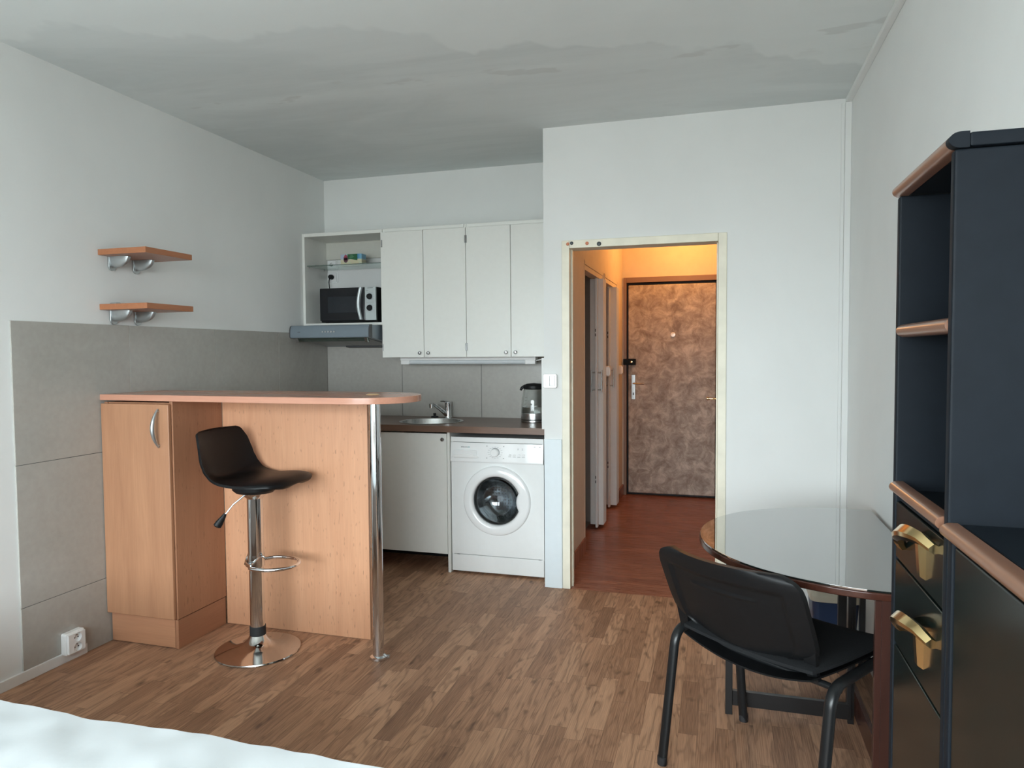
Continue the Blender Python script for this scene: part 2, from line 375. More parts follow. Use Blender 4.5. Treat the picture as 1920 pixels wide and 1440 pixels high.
def wloc(p):
    v = Vector((0, 0, 0))
    while p is not None: v += p.location; p = p.parent
    return v

def obj(name, bm, mat, parent=None, local=False, sharp=38, label=None, subsurf=0):
    if parent is not None and not local:
        bmesh.ops.translate(bm, verts=bm.verts[:], vec=-wloc(parent))
    me = bpy.data.meshes.new(name); bm.to_mesh(me); bm.free()
    for p in me.polygons: p.use_smooth = True
    me.set_sharp_from_angle(angle=math.radians(sharp))
    me.materials.append(M[mat] if isinstance(mat, str) else mat)
    o = bpy.data.objects.new(name, me); COL.objects.link(o)
    if parent is not None: o.parent = parent
    if label: o['label'] = label
    if subsurf:
        md = o.modifiers.new('subdivision', 'SUBSURF'); md.levels = subsurf; md.render_levels = subsurf
    else:
        md = o.modifiers.new('weighted_normal', 'WEIGHTED_NORMAL'); md.weight = 90; md.keep_sharp = True
    return o

def thing(name, label, cat, loc=(0, 0, 0), rotz=0.0, group=None, kind=None):
    o = bpy.data.objects.new(name, None); COL.objects.link(o); o.empty_display_size = 0.1
    o.location = loc; o.rotation_euler = (0, 0, rotz)
    if label: o['label'] = label
    if cat: o['category'] = cat
    if group: o['group'] = group
    if kind: o['kind'] = kind
    return o

def tag(o, label, cat, group=None):
    o['label'] = label; o['category'] = cat
    if group: o['group'] = group
    return o

def struct(name, bm, mat, label=None):
    o = obj(name, bm, mat); o['kind'] = 'structure'
    if label: o['label'] = label
    return o

def dup(root, loc, label, group=None):
    r = root.copy(); COL.objects.link(r); r.location = loc; r['label'] = label
    if group: r['group'] = group
    for ch in list(root.children):
        c = ch.copy(); COL.objects.link(c); c.parent = r
        for g in list(ch.children):
            d = g.copy(); COL.objects.link(d); d.parent = c
    return r

def B(*a, **k): return box(bm_new(), *a, **k)

# ================================================================== THE SETTING
HX0, HX1, HY1 = 1.93, 2.86, 6.80        # hall walls
struct('floor', B(-0.1, W+0.1, YR-0.1, YP, -0.08, 0, bev=0), 'floor', 'brown wood strip floor of the room')
struct('floor', B(-0.1, 1.83, YP, YB+0.1, -0.08, 0, bev=0), 'floor', 'brown wood strip floor in the kitchen alcove')
struct('floor', B(1.83, W+0.1, YP, HY1+0.1, -0.08, 0, bev=0), 'hall_floor', 'red brown laminate floor of the hall')
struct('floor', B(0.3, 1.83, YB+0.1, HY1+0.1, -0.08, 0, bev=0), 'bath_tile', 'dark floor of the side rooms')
struct('ceiling', B(-0.1, W+0.1, YR-0.1, YB+0.1, H, H+0.1, bev=0), 'ceiling', 'grey patchily painted ceiling of the room')
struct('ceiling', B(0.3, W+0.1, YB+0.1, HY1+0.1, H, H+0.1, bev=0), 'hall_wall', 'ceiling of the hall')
struct('wall_left', B(-0.12, 0, YR-0.1, YB+0.1, 0, H, bev=0), 'wall')
struct('wall_right', B(W, W+0.12, YR-0.1, YP+0.1, 0, H, bev=0), 'wall')
struct('wall_back', B(-0.12, 1.845, YB, YB+0.1, 0, H, bev=0), 'wall', 'white wall behind the kitchen')
DX0, DX1, DZ = 1.998, 2.814, 1.97        # doorway, clear size
bm = bm_new()
box(bm, 1.845, DX0-0.03, YP, YP+0.10, 0, H, bev=0); box(bm, DX1+0.03, W, YP, YP+0.10, 0, H, bev=0); box(bm, DX0-0.03, DX1+0.03, YP, YP+0.10, DZ+0.03, H, bev=0)
box(bm, 1.845, 1.93, YP+0.10, YB+0.10, 0, H, bev=0)
struct('wall_front', bm, 'wall', 'white partition wall with the doorway to the hall')
# wall behind the camera, with the window that lights the room
bm = bm_new()
box(bm, -0.1, WX0, YR-0.12, YR, 0, H, bev=0); box(bm, WX1, W+0.1, YR-0.12, YR, 0, H, bev=0)
box(bm, WX0, WX1, YR-0.12, YR, 0, WZ0, bev=0); box(bm, WX0, WX1, YR-0.12, YR, WZ1, H, bev=0)
struct('wall_rear', bm, 'wall')
bm = bm_new()
for x in (WX0, (WX0*1.35+WX1)/2.35-0.03, WX1-0.06): box(bm, x, x+0.06, YR-0.09, YR-0.03, WZ0, WZ1)
for z in (WZ0, WZ1-0.06): box(bm, WX0, WX1, YR-0.09, YR-0.03, z, z+0.06)
box(bm, WX0-0.04, WX1+0.04, YR-0.03, YR+0.14, WZ0-0.03, WZ0)
struct('window_1', bm, 'white_matt', 'white window frame and sill')

# hall shell; two side rooms behind folding doors
D1, D2 = (4.795, 5.60), (5.70, 6.40)      # openings in the hall's left wall
DH = 1.975
bm = bm_new()
for y0, y1 in ((YB+0.10, D1[0]), (D1[1], D2[0]), (D2[1], HY1)): box(bm, 1.86, HX0, y0, y1, 0, H, bev=0)
for y0, y1 in (D1, D2): box(bm, 1.86, HX0, y0, y1, DH, H, bev=0)
box(bm, 1.931, 1.936, YP+0.10, YB+0.10, 0, H, bev=0)
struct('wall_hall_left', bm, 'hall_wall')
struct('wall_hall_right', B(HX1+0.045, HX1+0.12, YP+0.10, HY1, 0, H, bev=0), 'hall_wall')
bm = bm_new()
box(bm, 1.7, 1.955, HY1, HY1+0.12, 0, H, bev=0); box(bm, 2.815, 3.0, HY1, HY1+0.12, 0, H, bev=0); box(bm, 1.955, 2.815, HY1, HY1+0.12, 2.06, H, bev=0)
struct('wall_hall_end', bm, 'hall_wall')
struct('wall_bathroom', B(0.35, 1.0, YB+0.1, 5.63, 0, H, bev=0), 'bath_tile')
struct('wall_bathroom_side', B(1.0, 1.86, 5.63, 5.67, 0, H, bev=0), 'bath_tile')
struct('wall_toilet', B(0.35, 1.2, 5.67, HY1, 0, H, bev=0), 'bath_yellow')
struct('wall_toilet_side', B(1.2, 1.86, 6.76, HY1+0.1, 0, H, bev=0), 'bath_yellow')

# tiling
T = 0.612
def tiles(rects, x_of, thick):
    bm = bm_new()
    for a0, a1, z0, z1 in rects: x_of(bm, a0+0.0017, a1-0.0017, z0+0.0012, z1-0.0012, thick)
    return bm
def left_tile(bm, y0, y1, z0, z1, t): box(bm, 0.0, t, y0, y1, z0, z1, bev=0.0006, seg=1)
def back_tile(bm, x0, x1, z0, z1, t): box(bm, x0, x1, YB-t, YB, z0, z1, bev=0.0006, seg=1)
zs = [0.0, 0.313, 0.919, 1.527]; ys = [2.221, 2.834, 3.455, 4.075, YB]
struct('trim_1', tiles([(ys[i], ys[i+1], zs[j], zs[j+1]) for i in range(4) for j in range(3)], left_tile, 0.007), 'tile', 'large grey tiles on the left wall')
struct('trim_2', B(0.0, 0.0045, 2.223, YB, 0.0, 1.525, bev=0), 'grout', 'grout of the left wall tiles')
xs = [0.008, 0.617, 1.223, 1.829]
struct('trim_3', tiles([(xs[i], xs[i+1], 0.919, zs[3]) for i in range(3)], back_tile, 0.007), 'tile', 'grey tile splashback above the worktop')
struct('trim_4', B(0.008, 1.829, YB-0.0045, YB, 0.92, 1.525, bev=0), 'dark_grey', 'dark grout of the splashback tiles')
struct('trim_5', B(1.829, 1.845, YP+0.001, YB, 0.93, 1.347, bev=0.002), 'wall', 'plaster edge beside the splashback')

bm = bm_new()
for z in (0.313, 0.919): box(bm, 0.0, 0.0052, 2.223, YB, z-0.002, z+0.002, bev=0)
struct('trim_13', bm, 'dark_grey', 'dark level joints of the left wall tiles')

# skirting, corner ducts, door frame
struct('baseboard_left', B(0.0, 0.014, YR, 2.53, 0.0, 0.046, bev=0.003), 'base_white')
struct('baseboard_front', B(2.90, W, YP-0.013, YP, 0.0, 0.05, bev=0.003), 'base_white')
struct('baseboard_right', B(W-0.013, W, YR, YP, 0.0, 0.05, bev=0.003), 'base_white')
struct('baseboard_hall', B(1.936, 1.948, YP+0.12, D1[0]-0.03, 0.0, 0.10, bev=0.003), 'hall_floor')
struct('baseboard_hall_end', B(1.93, 1.945, D2[1]+0.05, HY1, 0.0, 0.10, bev=0.003), 'hall_floor')
struct('trim_6', B(W-0.028, W, YR, YP, H-0.024, H, bev=0.003), 'wall', 'white cable duct along the ceiling edge')
struct('trim_7', B(W-0.030, W, YP-0.022, YP, 0.05, H-0.024, bev=0.003), 'wall', 'white cable duct up the room corner')
struct('trim_8', B(W-0.046, W-0.030, YP-0.008, YP, 0.05, H-0.024, bev=0.003), 'wall', 'flat edge of the corner duct')
bm = bm_new()
fw = 0.045
box(bm, DX0-fw, DX0, YP-0.010, YP+0.115, 0, DZ+fw, bev=0.004); box(bm, DX1, DX1+fw, YP-0.010, YP+0.115, 0, DZ+fw, bev=0.004)
box(bm, DX0, DX1, YP-0.010, YP+0.115, DZ, DZ+fw, bev=0.004)
box(bm, DX0, DX0+0.008, YP+0.045, YP+0.06, 0, DZ, bev=0.002); box(bm, DX1-0.008, DX1, YP+0.045, YP+0.06, 0, DZ, bev=0.002)
struct('trim_9', bm, 'cream_paint', 'cream painted steel door frame with worn paint')
struct('trim_10', B(1.846, 1.950, YP-0.012, YP, 0.0, 0.873, bev=0.002), 'filler', 'pale blue plastic strip beside the washing machine')

# frame of the folding doors in the hall
for i, (y0, y1) in enumerate((D1, D2)):
    bm = bm_new(); x0, x1 = 1.925, HX0+0.008
    for a, b in ((y0-0.025, y0), (y1, y1+0.03)): box(bm, x0, x1, a, b, 0.0, DH+0.035)
    box(bm, x0, x1, y0-0.02, y1+0.02, DH+0.006, DH+0.035); box(bm, 1.87, HX0+0.003, y0, y1, DH-0.03, DH+0.004)
    struct('trim_%d' % (11+i), bm, 'hall_wall', 'frame and top rail of a folding door')
def folding_door(name, y, xf, label):
    t = thing(name, label, 'folding door', (1.91, y, 0.0), kind='structure')
    bm = bm_new()
    n = 7
    for k in range(n):                                   # concertina slats pushed together
        yy = y+0.045+k*0.022; sgn = 1 if k % 2 else -1
        pts = [(1.857, yy-0.004*sgn), (1.961, yy+0.004*sgn), (1.961, yy+0.004*sgn+0.011), (1.857, yy-0.004*sgn+0.011)]
        prism(bm, pts, 0.025, DH-0.03)
    obj('slats', bm, 'pvc', t)
    obj('lead_post', B(xf-0.009, xf+0.009, y-0.005, y+0.045, 0.012, DH-0.03, bev=0.003), 'pvc', t)
    for s in (-1, 1):
        bm = bm_new(); hx = xf+s*0.040
        tube(bm, [(hx, y+0.012, 1.068), (hx, y+0.012, 1.240)], 0.0055, 10)
        for z in (1.087, 1.221): tube(bm, [(xf+s*0.008, y+0.012, z), (hx, y+0.012, z)], 0.005, 10)
        obj('handle', bm, 'satin', t)
    bm = bm_new()
    for z in (0.36, 1.50):
        for dz in (0, 0.035): box(bm, xf-0.010, xf-0.003, y-0.0065, y, z+dz, z+dz+0.022, bev=0.001)
    obj('catch', bm, 'dark_grey', t)
    return t
folding_door('door_1', 5.405, 1.914, 'grey white folding door pushed open, nearer one in the hall')
folding_door('door_2', 6.145, 1.898, 'grey white folding door pushed open, further one in the hall')

struct('wall_light_block', B(1.8, 3.0, HY1+0.12, HY1+0.16, -0.05, H, bev=0), 'hall_wall')  # unseen slab added to keep sky light from leaking under the entrance door
# entrance door at the end of the hall
t = thing('door_3', 'brown padded entrance door at the end of the hall', 'door', (2.385, HY1, 0.0), kind='structure')
bm = bm_new()
box(bm, 1.945, 1.972, HY1-0.014, HY1+0.10, 0, 2.085); box(bm, 2.800, 2.83, HY1-0.014, HY1+0.10, 0, 2.085); box(bm, 1.972, 2.800, HY1-0.014, HY1+0.10, 2.036, 2.085)
obj('frame', bm, 'brown_steel', t)
obj('leaf', B(1.973, 2.800, HY1+0.016, HY1+0.06, 0.006, 2.034, bev=0.004), 'black', t, label='black door edge')
obj('padding', B(1.988, 2.795, HY1-0.004, HY1+0.02, 0.022, 2.012, bev=0.010, seg=3), 'leatherette', t, label='mottled brown leatherette padding')
bm = bm_new(); lathe(bm, [(0.0, -0.012), (0.020, -0.011), (0.024, -0.004), (0.024, 0.002)], (2.407, HY1-0.004, 1.537), 'y', 24); obj('peephole', bm, 'white_gloss', t, label='white round peephole cover')
lk = obj('lock_box', B(1.945, 2.062, HY1-0.046, HY1-0.003, 1.253, 1.312, bev=0.004), 'navy_black', t, label='black rim lock')
bm = bm_new(); lathe(bm, [(0.0, -0.016), (0.010, -0.015), (0.014, -0.008), (0.014, 0.0)], (2.024, HY1-0.046, 1.283), 'y', 20); obj('knob', bm, 'brass', lk)
pl_ = obj('handle_plate', B(2.020, 2.055, HY1-0.012, HY1-0.003, 0.925, 1.160, bev=0.002), 'satin', t)
bm = bm_new(); tube(bm, arc_path([(2.040, HY1-0.010, 1.078), (2.040, HY1-0.050, 1.078), (2.145, HY1-0.050, 1.075)], 0.015), 0.008, 10); obj('lever', bm, 'chrome', pl_)
bm = bm_new(); box(bm, 2.033, 2.043, HY1-0.0135, HY1-0.010, 0.965, 0.99, bev=0.001); obj('keyhole', bm, 'dark_grey', pl_)

# room door standing open along the hall's right wall: its handle shows in the doorway
t = thing('door_4', 'room door folded back into the hall, brass lever showing past the frame', 'door', (2.88, YP+0.13, 0.0), kind='structure')
obj('leaf', B(2.850, 2.888, YP+0.13, YP+0.92, 0.008, 1.96), 'white_matt', t)
bm = bm_new(); tube(bm, arc_path([(2.852, 4.70, 1.073), (2.785, 4.70, 1.073), (2.757, 4.70, 1.074)], 0.012), [0.006]*3+[0.0065]*6, 10)
lathe(bm, [(0.0, 0.0), (0.009, 0.002), (0.011, 0.008), (0.009, 0.014), (0.0, 0.016)], (2.745, 4.70, 1.074), 'x', 16); obj('handle', bm, 'brass', t)

# cover caps on the door frame head
for (x, z, r, m, lab) in ((1.990, 1.9945, 0.0095, 'orange_dot', 'orange round cap at the left end of the door frame head'),
                          (2.0125, 1.998, 0.010, 'black_dot', 'smaller black round cap beside the leftmost orange one'),
                          (2.101, 1.993, 0.010, 'orange_dot', 'orange round cap between the two black caps on the frame head'),
                          (2.169, 1.987, 0.0125, 'black_dot', 'larger black round cap, rightmost on the door frame head')):
    bm = bm_new(); lathe(bm, [(0, -0.005), (r*0.7, -0.0045), (r, -0.001), (r, 0.001)], (x, YP-0.010, z), 'y', 20)
    tag(obj('screw_cap', bm, m), lab, 'cap', 'round caps on the door frame')

# hall ceiling lamp
t = thing('ceiling_lamp', 'warm ceiling lamp in the hall, hidden above the doorway', 'lamp', (2.50, 6.30, H))
bm = bm_new(); lathe(bm, [(0.0, -0.02), (0.10, -0.02), (0.10, 0.0), (0.0, 0.0)], (2.50, 6.30, H), seg=32); obj('base', bm, 'white_matt', t)
bm = bm_new(); lathe(bm, [(0.0, -0.16), (0.06, -0.155), (0.10, -0.12), (0.115, -0.07), (0.10, -0.021), (0.0, -0.021)], (2.50, 6.30, H), seg=32); obj('lamp_shade', bm, 'lamp', t)
ll = bpy.data.lights.new('lamp_light', 'POINT'); ll.energy = 13; ll.color = (1.0, 0.43, 0.11); ll.shadow_soft_size = 0.12
lo = bpy.data.objects.new('lamp_light', ll); COL.objects.link(lo); lo.parent = t; lo.location = (0, 0, -0.28)

# ================================================================== SWITCHES AND SOCKETS
def switch(loc, label, w=0.083, h=0.083, rockers=2, deep=0.022):
    t = thing('light_switch', label, 'switch', loc)       # local: front faces -y
    bm = bm_new(); prism(bm, rrect(-w/2, w/2, -h/2, h/2, 0.012), -deep, 0.0, 'y', 0.004); obj('frame', bm, 'white_gloss', t, True)
    iw = w-0.024; step = iw/rockers
    for k in range(rockers):
        x0 = -iw/2+k*step
        bm = bm_new(); box(bm, x0+0.0006, x0+step-0.0006, -deep-0.005, -deep+0.002, -h/2+0.012, h/2-0.012, bev=0.002); obj('rocker', bm, 'white_gloss', t, True)
    return t
switch((1.884, YP-0.0, 1.213), 'white double light switch on the wall beside the doorway')
s = switch((HX0+0.0, 5.655, 1.225), 'light switch box between the two folding doors in the hall', rockers=1, deep=0.052); s.rotation_euler = (0, 0, PI/2)
s = switch((HX0+0.0, 6.56, 1.212), 'light switch on the hall wall next to the entrance door', rockers=1, deep=0.035); s.rotation_euler = (0, 0, PI/2)

def plate_hole(bm, x0, x1, y0, y1, z0, z1, cx, cy, r, n=64, axis='z'):
    """Rectangular slab with a round hole; axis is the slab's thin direction."""
    def P(u, v, h): return Vector({'z': (u, v, h), 'y': (u, h, v)}[axis])
    lay = []
    for h in (z0, z1):
        o, i = [], []
        for k in range(n):
            a = 2*PI*(k+0.5)/n; c, s = math.cos(a), math.sin(a)
            tx = ((x1-cx) if c > 0 else (x0-cx))/c if abs(c) > 1e-9 else 1e9
            ty = ((y1-cy) if s > 0 else (y0-cy))/s if abs(s) > 1e-9 else 1e9
            q = min(tx, ty); o.append((cx+c*q, cy+s*q)); i.append((cx+c*r, cy+s*r))
        for px, py in ((x0, y0), (x0, y1), (x1, y0), (x1, y1)):      # snap the nearest outline point to each corner
            j = min(range(n), key=lambda k: (o[k][0]-px)**2+(o[k][1]-py)**2); o[j] = (px, py)
        lay.append(([bm.verts.new(P(u, v, h)) for u, v in o], [bm.verts.new(P(u, v, h)) for u, v in i]))
    (o0, i0), (o1, i1) = lay
    for k in range(n):
        j = (k+1) % n
        bm.faces.new((o0[k], o0[j], i0[j], i0[k])); bm.faces.new((o1[k], i1[k], i1[j], o1[j]))
        bm.faces.new((o0[k], o1[k], o1[j], o0[j])); bm.faces.new((i0[k], i0[j], i1[j], i1[k]))
    bmesh.ops.recalc_face_normals(bm, faces=bm.faces[:])
    return bm
def wall_socket(label, loc, rotz, w, h, depth, wells):
    """White socket (front -y locally): rounded frame, face with recessed round wells, earth pins and pin holes."""
    t = thing('wall_socket', label, 'socket', loc, rotz)
    bm = bm_new(); prism(bm, rrect(-w/2, w/2, -h/2, h/2, 0.010), -depth, 0.0, 'y', 0.004); obj('frame', bm, 'white_gloss', t, True)
    f0, f1 = -depth-0.011, -depth
    n = len(wells); hh = (h-0.014)/n
    for k, (cx, cz) in enumerate(wells):
        z0 = -h/2+0.007+k*hh
        bm = plate_hole(bm_new(), -w/2+0.007, w/2-0.007, z0, z0+hh, f0, f1, cx, cz, 0.0195, axis='y'); fc = obj('face', bm, 'white_gloss', t, True)
        bm = bm_new(); lathe(bm, [(0, f1-0.003), (0.0022, f1-0.003), (0.0024, f1+0.001), (0, f1+0.001)], (cx, 0, cz-0.0105), 'y', 10)
        bm2 = bm_new(); lathe(bm2, [(0, f0+0.002), (0.0022, f0+0.002), (0.0024, f1), (0, f1)], (cx, 0, cz+0.0105), 'y', 10); obj('earth_pin', bm2, 'steel', fc, True)
        bm.free()
        for dx in (-0.0095, 0.0095):
            bm = bm_new(); lathe(bm, [(0, f1-0.0012), (0.0030, f1-0.0012), (0.0030, f1+0.001), (0, f1+0.001)], (cx+dx, 0, cz-0.002), 'y', 10); obj('pin_hole', bm, 'rubber', fc, True)
    return t
wall_socket('white double power socket low on the tiled left wall', (0.007, 2.447, 0.087), PI/2, 0.098, 0.100, 0.030, [(0.004, -0.0215), (0.004, 0.0215)])
wall_socket('white power socket under the glass shelf with a black plug in it', (0.066, YB, 1.947), 0.0, 0.084, 0.084, 0.010, [(0.0, 0.0)])
wall_socket('white power socket half hidden behind the glass shelf edge', (0.066, YB, 2.032), 0.0, 0.084, 0.080, 0.010, [(0.0, 0.0)])

# ================================================================== WALL SHELVES
def wall_shelf(z, label):
    t = thing('wall_shelf', label, 'shelf', (0.0, 2.816, z), group='small wooden shelves on the left wall')
    obj('board', B(0.002, 0.279, 2.668, 2.968, z-0.027, z, bev=0.0012), 'shelf_wood', t)
    for y in (2.745, 2.893):
        bm = bm_new()
        prism(bm, [(y+a, z-0.0275+b) for a, b in [(-0.022, 0.0), (0.022, 0.0), (0.022, -0.045)] + [(0.022*math.cos(math.radians(q)), -0.045+0.022*math.sin(math.radians(q))) for q in range(0, -181, -20)][1:-1] + [(-0.022, -0.045)]], 0.0, 0.010, 'x', 0.002)
        # rounded arm under the board
        n = 12; rings = []
        for k in range(n+1):
            s = k/n; x = 0.006+0.105*s
            d = 0.006+0.045*math.sqrt(max(0.0, 1-s**2.6)); w = 0.019*math.sqrt(max(0.02, 1-0.75*s**3))
            ring = [bm.verts.new((x, y+w*math.cos(a), z-0.0285+min(0, d*math.sin(a)))) for a in [PI*1.0+PI*j/10 for j in range(11)]]
            rings.append(ring)
        for i in range(n):
            for j in range(10): bm.faces.new((rings[i][j], rings[i][j+1], rings[i+1][j+1], rings[i+1][j]))
            bm.faces.new((rings[i][0], rings[i+1][0], rings[i+1][10], rings[i][10]))
        bm.faces.new(rings[-1])
        box(bm, 0.006, 0.10, y-0.018, y+0.018, z-0.0296, z-0.0268, bev=0)
        prism(bm, [(y+0.02*math.cos(math.radians(q)), z+0.012*math.sin(math.radians(q))) for q in range(0, 181, 20)], 0.0, 0.040, 'x', 0.001)
        bmesh.ops.recalc_face_normals(bm, faces=bm.faces[:])
        obj('bracket', bm, 'satin', t, label='rounded silver clamp bracket')
    return t
wall_shelf(1.880, 'upper of two small orange wooden shelves on silver brackets, left wall')
wall_shelf(1.622, 'lower small orange wooden shelf on silver brackets just above the tiles')

# ================================================================== BREAKFAST BAR
t = thing('bar_cabinet', 'narrow alder wood cabinet under the left end of the bar', 'cabinet', (0.20, 2.84, 0.0))
bm = bm_new(); box(bm, 0.012, 0.030, 2.668, 3.003, 0.143, 1.158); box(bm, 0.387, 0.405, 2.668, 3.003, 0.143, 1.1655); box(bm, 0.030, 0.387, 2.675, 3.003, 0.143, 0.161); box(bm, 0.030, 0.387, 2.675, 3.003, 1.140, 1.158); box(bm, 0.030, 0.387, 2.985, 3.003, 0.161, 1.140)
obj('carcass', bm, 'alder_side', t)
d = obj('door', B(0.010, 0.399, 2.647, 2.6665, 0.147, 1.152, bev=0.004, seg=3), 'alder_door', t)
bm = bm_new()
pts = []
for k in range(17):
    s = k/16; pts.append((0.346-0.004*math.sin(PI*s), 2.643-0.033*math.sin(PI*s)**0.8, 0.952+0.178*s))
tube(bm, pts, [0.0035+0.0065*math.sin(PI*k/16) for k in range(17)], 12)
for z in (0.962, 1.120): tube(bm, [(0.346, 2.648, z), (0.346, 2.632, z)], 0.0045, 10)
obj('handle', bm, 'satin', d, label='bowed satin metal handle')
obj('plinth', B(0.012, 0.380, 2.673, 2.691, 0.004, 0.140), 'alder_h', t)
obj('side_plinth', B(0.382, 0.400, 2.673, 3.003, 0.0, 0.138), 'alder_y', t)

t = thing('breakfast_bar', 'beech bar counter with rounded end, alder back panel and chrome pole', 'bar counter', (0.9, 2.84, 0.0))
out = [(0.008, 3.048), (0.008, 2.648), (0.4, 2.634), (0.958, 2.606), (1.32, 2.606)]
cx, cy, r = 1.338, 2.827, 0.2205
for k in range(1, 24): a = math.radians(-92+182*k/24); out.append((cx+r*math.cos(a), cy+r*math.sin(a)))
out += [(1.32, 3.048)]
bm = bm_new(); prism(bm, out, 1.167, 1.195, 'z', 0.002); obj('tabletop', bm, 'bar_edge', t)
obj('back_panel', B(0.4055, 1.219, 3.005, 3.023, 0.002, 1.1665), 'alder', t)
pole = bm_new(); tube(pole, [(1.352, 2.828, 0.012), (1.352, 2.828, 1.160)], 0.0255, 32); po_ = obj('pole', pole, 'chrome', t, label='chrome pole')
bm = bm_new(); lathe(bm, [(0.0, 0.0), (0.036, 0.0), (0.038, 0.004), (0.037, 0.014), (0.027, 0.020), (0.0, 0.020)], (1.352, 2.828, 0.0), seg=36)
box(bm, 1.380, 1.400, 2.836, 2.850, 0.004, 0.016); obj('foot_ring', bm, 'chrome', po_)
bm = bm_new(); lathe(bm, [(0.0, 0.0), (0.042, 0.0), (0.042, 0.008), (0.0, 0.008)], (1.352, 2.828, 1.159), seg=36); obj('top_flange', bm, 'chrome', po_)
bm = bm_new(); lathe(bm, [(0.0, 0.004), (0.022, 0.0035), (0.030, 0.001), (0.031, 0.0), (0.0, -0.002)], (1.335, 2.845, 1.1952), seg=30); obj('cap', bm, 'yellow_cap', t, label='pale round wooden cap')

# ================================================================== BAR STOOL (local: faces +x)
t = thing('bar_stool', 'black bucket seat bar stool on a chrome pedestal in front of the bar', 'bar stool', (0.765, 2.765, 0.0), math.radians(3))
bm = bm_new(); lathe(bm, [(0.0, 0.0), (0.188, 0.0), (0.192, 0.004), (0.190, 0.009), (0.15, 0.016), (0.10, 0.026), (0.065, 0.040), (0.045, 0.058), (0.034, 0.078), (0.0, 0.080)], seg=64); obj('base', bm, 'chrome_base', t, True, label='polished round dish base')
bm = bm_new(); lathe(bm, [(0.0, 0.076), (0.036, 0.076), (0.036, 0.118), (0.0, 0.118)], seg=32); obj('collar', bm, 'rubber', t, True)
bm = bm_new(); lathe(bm, [(0.0, 0.118), (0.0330, 0.118), (0.0330, 0.420), (0.0, 0.420)], seg=32); obj('lower_column', bm, 'chrome', t, True)
bm = bm_new(); lathe(bm, [(0.0, 0.40), (0.0385, 0.40), (0.0385, 0.452), (0.0355, 0.458), (0.0355, 0.715), (0.05, 0.73), (0.055, 0.742), (0.0, 0.742)], seg=32); obj('upper_column', bm, 'chrome', t, True)
bm = bm_new()
loop = [(-0.032, 0.0, 0.405)]
loop = []
for k in range(40):
    a = 2*PI*k/40; x = 0.085+0.122*math.cos(a); y = 0.105*math.sin(a)
    loop.append((x, y*(1.0 if x > 0.02 else 0.80), 0.415 - 0.02*math.cos(a)*0 + (0.0)))
tube(bm, loop, 0.0085, 12, closed=True)
tube(bm, arc_path([(-0.030, -0.040, 0.416), (-0.044, -0.012, 0.425), (-0.036, 0.016, 0.475), (0.0, 0.034, 0.48)], 0.02), 0.006, 10)
obj('footrest', bm, 'chrome', t, True, label='chrome footrest loop')
# one-piece shell: seat flowing up into the backrest
def stool_sec(v):
    # path of the section in x,z from the seat front edge (v=0) back and up to the top of the back (v=1)
    P = [(0.210, 0.790), (0.202, 0.803), (0.150, 0.804), (0.06, 0.793), (-0.055, 0.783), (-0.130, 0.790), (-0.172, 0.828), (-0.184, 0.895), (-0.190, 0.965), (-0.203, 1.018), (-0.210, 1.030)]
    s = v*(len(P)-1); i = min(int(s), len(P)-2); f = s-i
    p0, p1, p2, p3 = P[max(i-1, 0)], P[i], P[i+1], P[min(i+2, len(P)-1)]
    def cr(a, b, c, d): return 0.5*((2*b)+(-a+c)*f+(2*a-5*b+4*c-d)*f*f+(-a+3*b-3*c+d)*f**3)
    return cr(p0[0], p1[0], p2[0], p3[0]), cr(p0[1], p1[1], p2[1], p3[1])
def lerpk(K, v):
    for (a, x), (b, y) in zip(K, K[1:]):
        if v <= b:
            q = (v-a)/(b-a); return x+(y-x)*q
    return K[-1][1]
def stool_hw(v):
    return lerpk([(0, 0.06), (0.02, 0.105), (0.06, 0.145), (0.13, 0.178), (0.25, 0.198), (0.40, 0.200), (0.55, 0.198), (0.68, 0.192), (0.80, 0.178), (0.90, 0.158), (0.96, 0.132), (0.985, 0.10), (1.0, 0.04)], v)
def stool_pt(u, v, off=0.0):
    x, z = stool_sec(v); e = 2*u-1; w = stool_hw(v)
    lift = abs(e)**2.2
    z += lift*lerpk([(0, -0.010), (0.22, -0.006), (0.33, 0.006), (0.45, 0.034), (0.52, 0.050), (0.6, 0.052), (0.72, 0.030), (0.85, 0.006), (1, -0.004)], v)
    x += lift*lerpk([(0, -0.01), (0.25, 0.0), (0.40, 0.010), (0.5, 0.030), (0.6, 0.042), (0.7, 0.036), (0.82, 0.024), (0.92, 0.016), (1, 0.01)], v)
    # normal in the section plane
    x1, z1 = stool_sec(min(1, v+0.02)); x0, z0 = stool_sec(max(0, v-0.02))
    tx, tz = x1-x0, z1-z0; L = math.hypot(tx, tz) or 1
    nx, nz = tz/L, -tx/L
    return Vector((x-nx*off, e*w, z-nz*off))
def shell_off(u, v):
    e = abs(2*u-1); th = 0.012
    if 0.02 < v < 0.55: th += 0.020*(1-e**4)*math.sin(PI*(v-0.02)/0.53)**0.7
    return th
bm = bm_new()
surf(bm, 29, 45, lambda u, v: stool_pt(u, v, 0.0), lambda u, v: stool_pt(u, v, -shell_off(u, v)))
st = obj('seat_shell', bm, 'black_seat', t, True, sharp=70)
bm = bm_new(); lathe(bm, [(0.0, 0.740), (0.075, 0.744), (0.088, 0.757), (0.09, 0.775), (0.0, 0.776)], seg=32, sx=1.15); obj('seat_plate', bm, 'black', t, True)
bm = bm_new(); tube(bm, [(-0.015, -0.045, 0.742), (-0.055, -0.085, 0.700), (-0.085, -0.105, 0.655)], 0.004, 8); lv = obj('lever', bm, 'satin', t, True)
